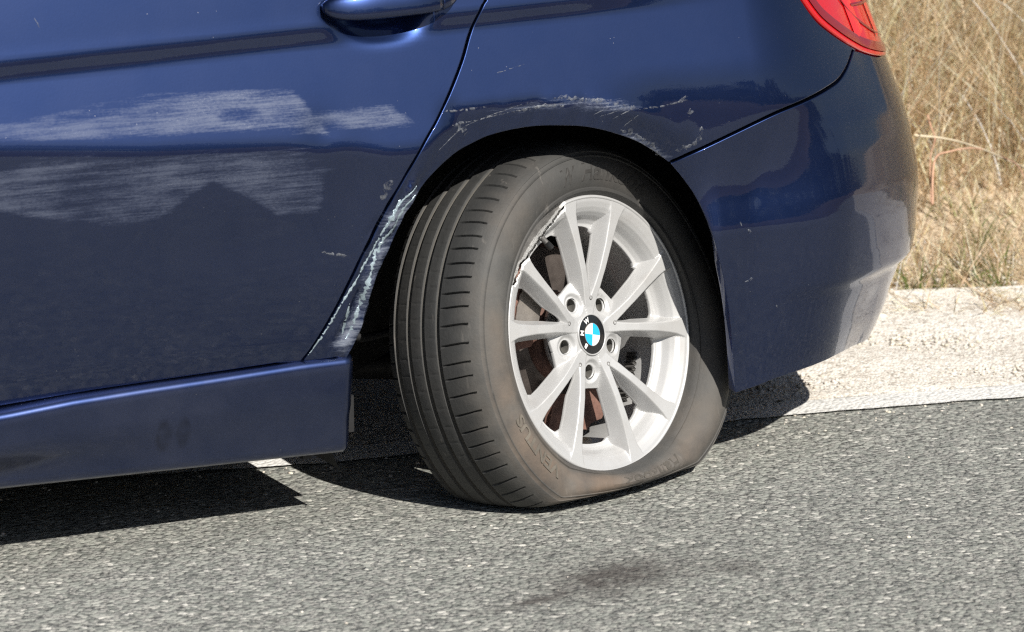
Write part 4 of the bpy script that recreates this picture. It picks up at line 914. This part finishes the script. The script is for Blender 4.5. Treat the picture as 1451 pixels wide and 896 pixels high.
pl = np.array([[1.0,1.16,0.86,1.0,1.12,0.9,1.18][(i*5+i//7) % 7] for i in range(PITCHES)]); sl_ = np.repeat(pl, SEG); th = np.concatenate([[0], np.cumsum(sl_)[:-1]])/sl_.sum()*2*math.pi; TT = np.repeat(th, mP); R = np.tile(tp[:,0], nT); Y = np.tile(tp[:,1], nT); DUST_SHADE = np.tile(tp[:,2], nT)*(0.56-0.38*np.repeat(np.cos(th-0.5), mP)); KD = np.tile(tp[:,3], nT)  # dust falls off towards the upper right, also painting in arch shade
ki = np.repeat(np.arange(nT), mP) % SEG
slant = np.interp(Y, [-.06,-.018], [0.0, 0.012]); TT2 = TT+np.where(KD == 1, slant, np.interp(Y, [-.018,0], [0.012,0.012])*(Y > -.02))
TT2 = np.where(Y > -.02, TT+np.interp(Y, [-.02,0.0], [0.0113,0.0113])*1.0, TT2)
cut = ((KD == 1) & (ki == 0) & (Y > -.0585) & (Y < -.0185)); R = R-np.where(cut, 0.0052, 0)
R = R-np.where((KD == 2) & (ki == 6), 0.0008, 0)-np.where((KD == 3) & (ki == 4), 0.0045, 0)
GR = np.where((KD == 9), 1.0, 0.0)
wearn = smooth(rng.normal(0,1,nT), 5); DUST_SHADE = np.clip(DUST_SHADE+np.repeat(wearn, mP)*0.12*((Y < -.01) & (Y > -.04)), 0, 1)
V = flat(R, TT2, Y)
i = np.arange(nT)[:,None]; j = np.arange(mP-1)[None,:]; a = i*mP+j; b = ((i+1)%nT)*mP+j
F = np.stack([a, b, b+1, a+1], -1).reshape(-1,4)
tyre = mesh('tyre', V, F, M['rubber'], wheel, attrs={'dust': ('FLOAT', DUST_SHADE), 'groove': ('FLOAT', GR)})
es = np.zeros(len(tyre.data.edges), bool)
tyre.data.set_sharp_from_angle(angle=math.radians(32)); tyre['label'] = 'flat dusty tyre sagging onto its rim'
# raised sidewall lettering
swr, swy = tp[:21,0], tp[:21,1]
def side_text(txt, size, mid_deg, rm, mat, bold=0.0, stretch=1.0, proud=0.0012, shear=0.0):
    V, F = text_mesh(txt, size, proud*0.5, bold); x = V[:,0]*stretch+V[:,1]*shear; r = rm+V[:,1]; t = math.radians(mid_deg)+x/rm
    y = np.interp(r, swr, swy)+V[:,2]+proud*0.2
    return mesh('sidewall_lettering', flat(r, t, y), F, mat, wheel, smooth_sh=False)
side_text('Hankook', 0.040, 17, 0.2530, M['letters'], 0.0010, 1.05, shear=0.2)
side_text('W', 0.038, -8.5, 0.2535, M['letters'], 0.0010, 0.8, shear=0.3)
side_text('Hankook', 0.038, 172, 0.2520, M['letters_mid'], 0.0010, 1.05, shear=0.2)
side_text('VENTUS', 0.029, 235, 0.2510, M['letters_dusty'], 0.0008, 1.2, 0.0020)
side_text('RADIAL TUBELESS', 0.0085, 262, 0.262, M['letters'], 0, 1.1, 0.0005) if False else None
side_text('225/50 R17 94W', 0.0100, 318, 0.2445, M['letters'], 0.0, 1.1, 0.0006) if False else None

# ------------------------------------------------------------------ single stalks that stand out in the dry grass
def stalk(pts, rad, col, label):
    m = plain('stalk_'+label.split()[0], col, 0.7, var=0.2); mb = MB(); c = [Vector(p) for p in pts]; q = []
    for i in range(len(c)-1):
        p0, p1, p2, p3 = c[max(i-1,0)], c[i], c[i+1], c[min(i+2,len(c)-1)]
        for k in range(6):
            t = k/6; q.append(0.5*((2*p1)+(-p0+p2)*t+(2*p0-5*p1+4*p2-p3)*t*t+(-p0+3*p1-3*p2+p3)*t**3))
    q.append(c[-1]); mb.tube(q, [rad*(1-0.6*i/len(q)) for i in range(len(q))], 6)
    o = mb.obj('grass_stalk', m, None, True); tag(o, label, 'grass stalk', 'bent stalks in the verge grass'); return o
def gp(px_x, d, dz): return (px_x, float(edge_y(px_x))+d, float(bank_z(d, px_x))+dz)
stalk([(1.373,1.154,0.308),(1.427,1.115,0.302),(1.461,1.051,0.291),(1.477,0.973,0.276),(1.48,0.891,0.26),(1.47,0.80,0.18)], 0.0030, (0.62,0.53,0.38), 'pale straw stalk arching across the grass right of the bumper')
stalk([(1.30,0.98,0.20),(1.343,1.038,0.277),(1.399,1.063,0.287),(1.452,1.051,0.291),(1.475,1.007,0.282),(1.469,0.913,0.265),(1.45,0.83,0.16)], 0.0024, (0.50,0.30,0.20), 'reddish curved stalk just below the pale arching stalk')
stalk([(1.43,1.19,0.34),(1.424,1.171,0.323),(1.404,1.125,0.302),(1.339,1.047,0.279),(1.31,1.0,0.20)], 0.0022, (0.52,0.30,0.20), 'short upright reddish stalk beside the bumper edge')

car.location = (0.035, 0.065, -GZ)            # the car squats on the flat tyre
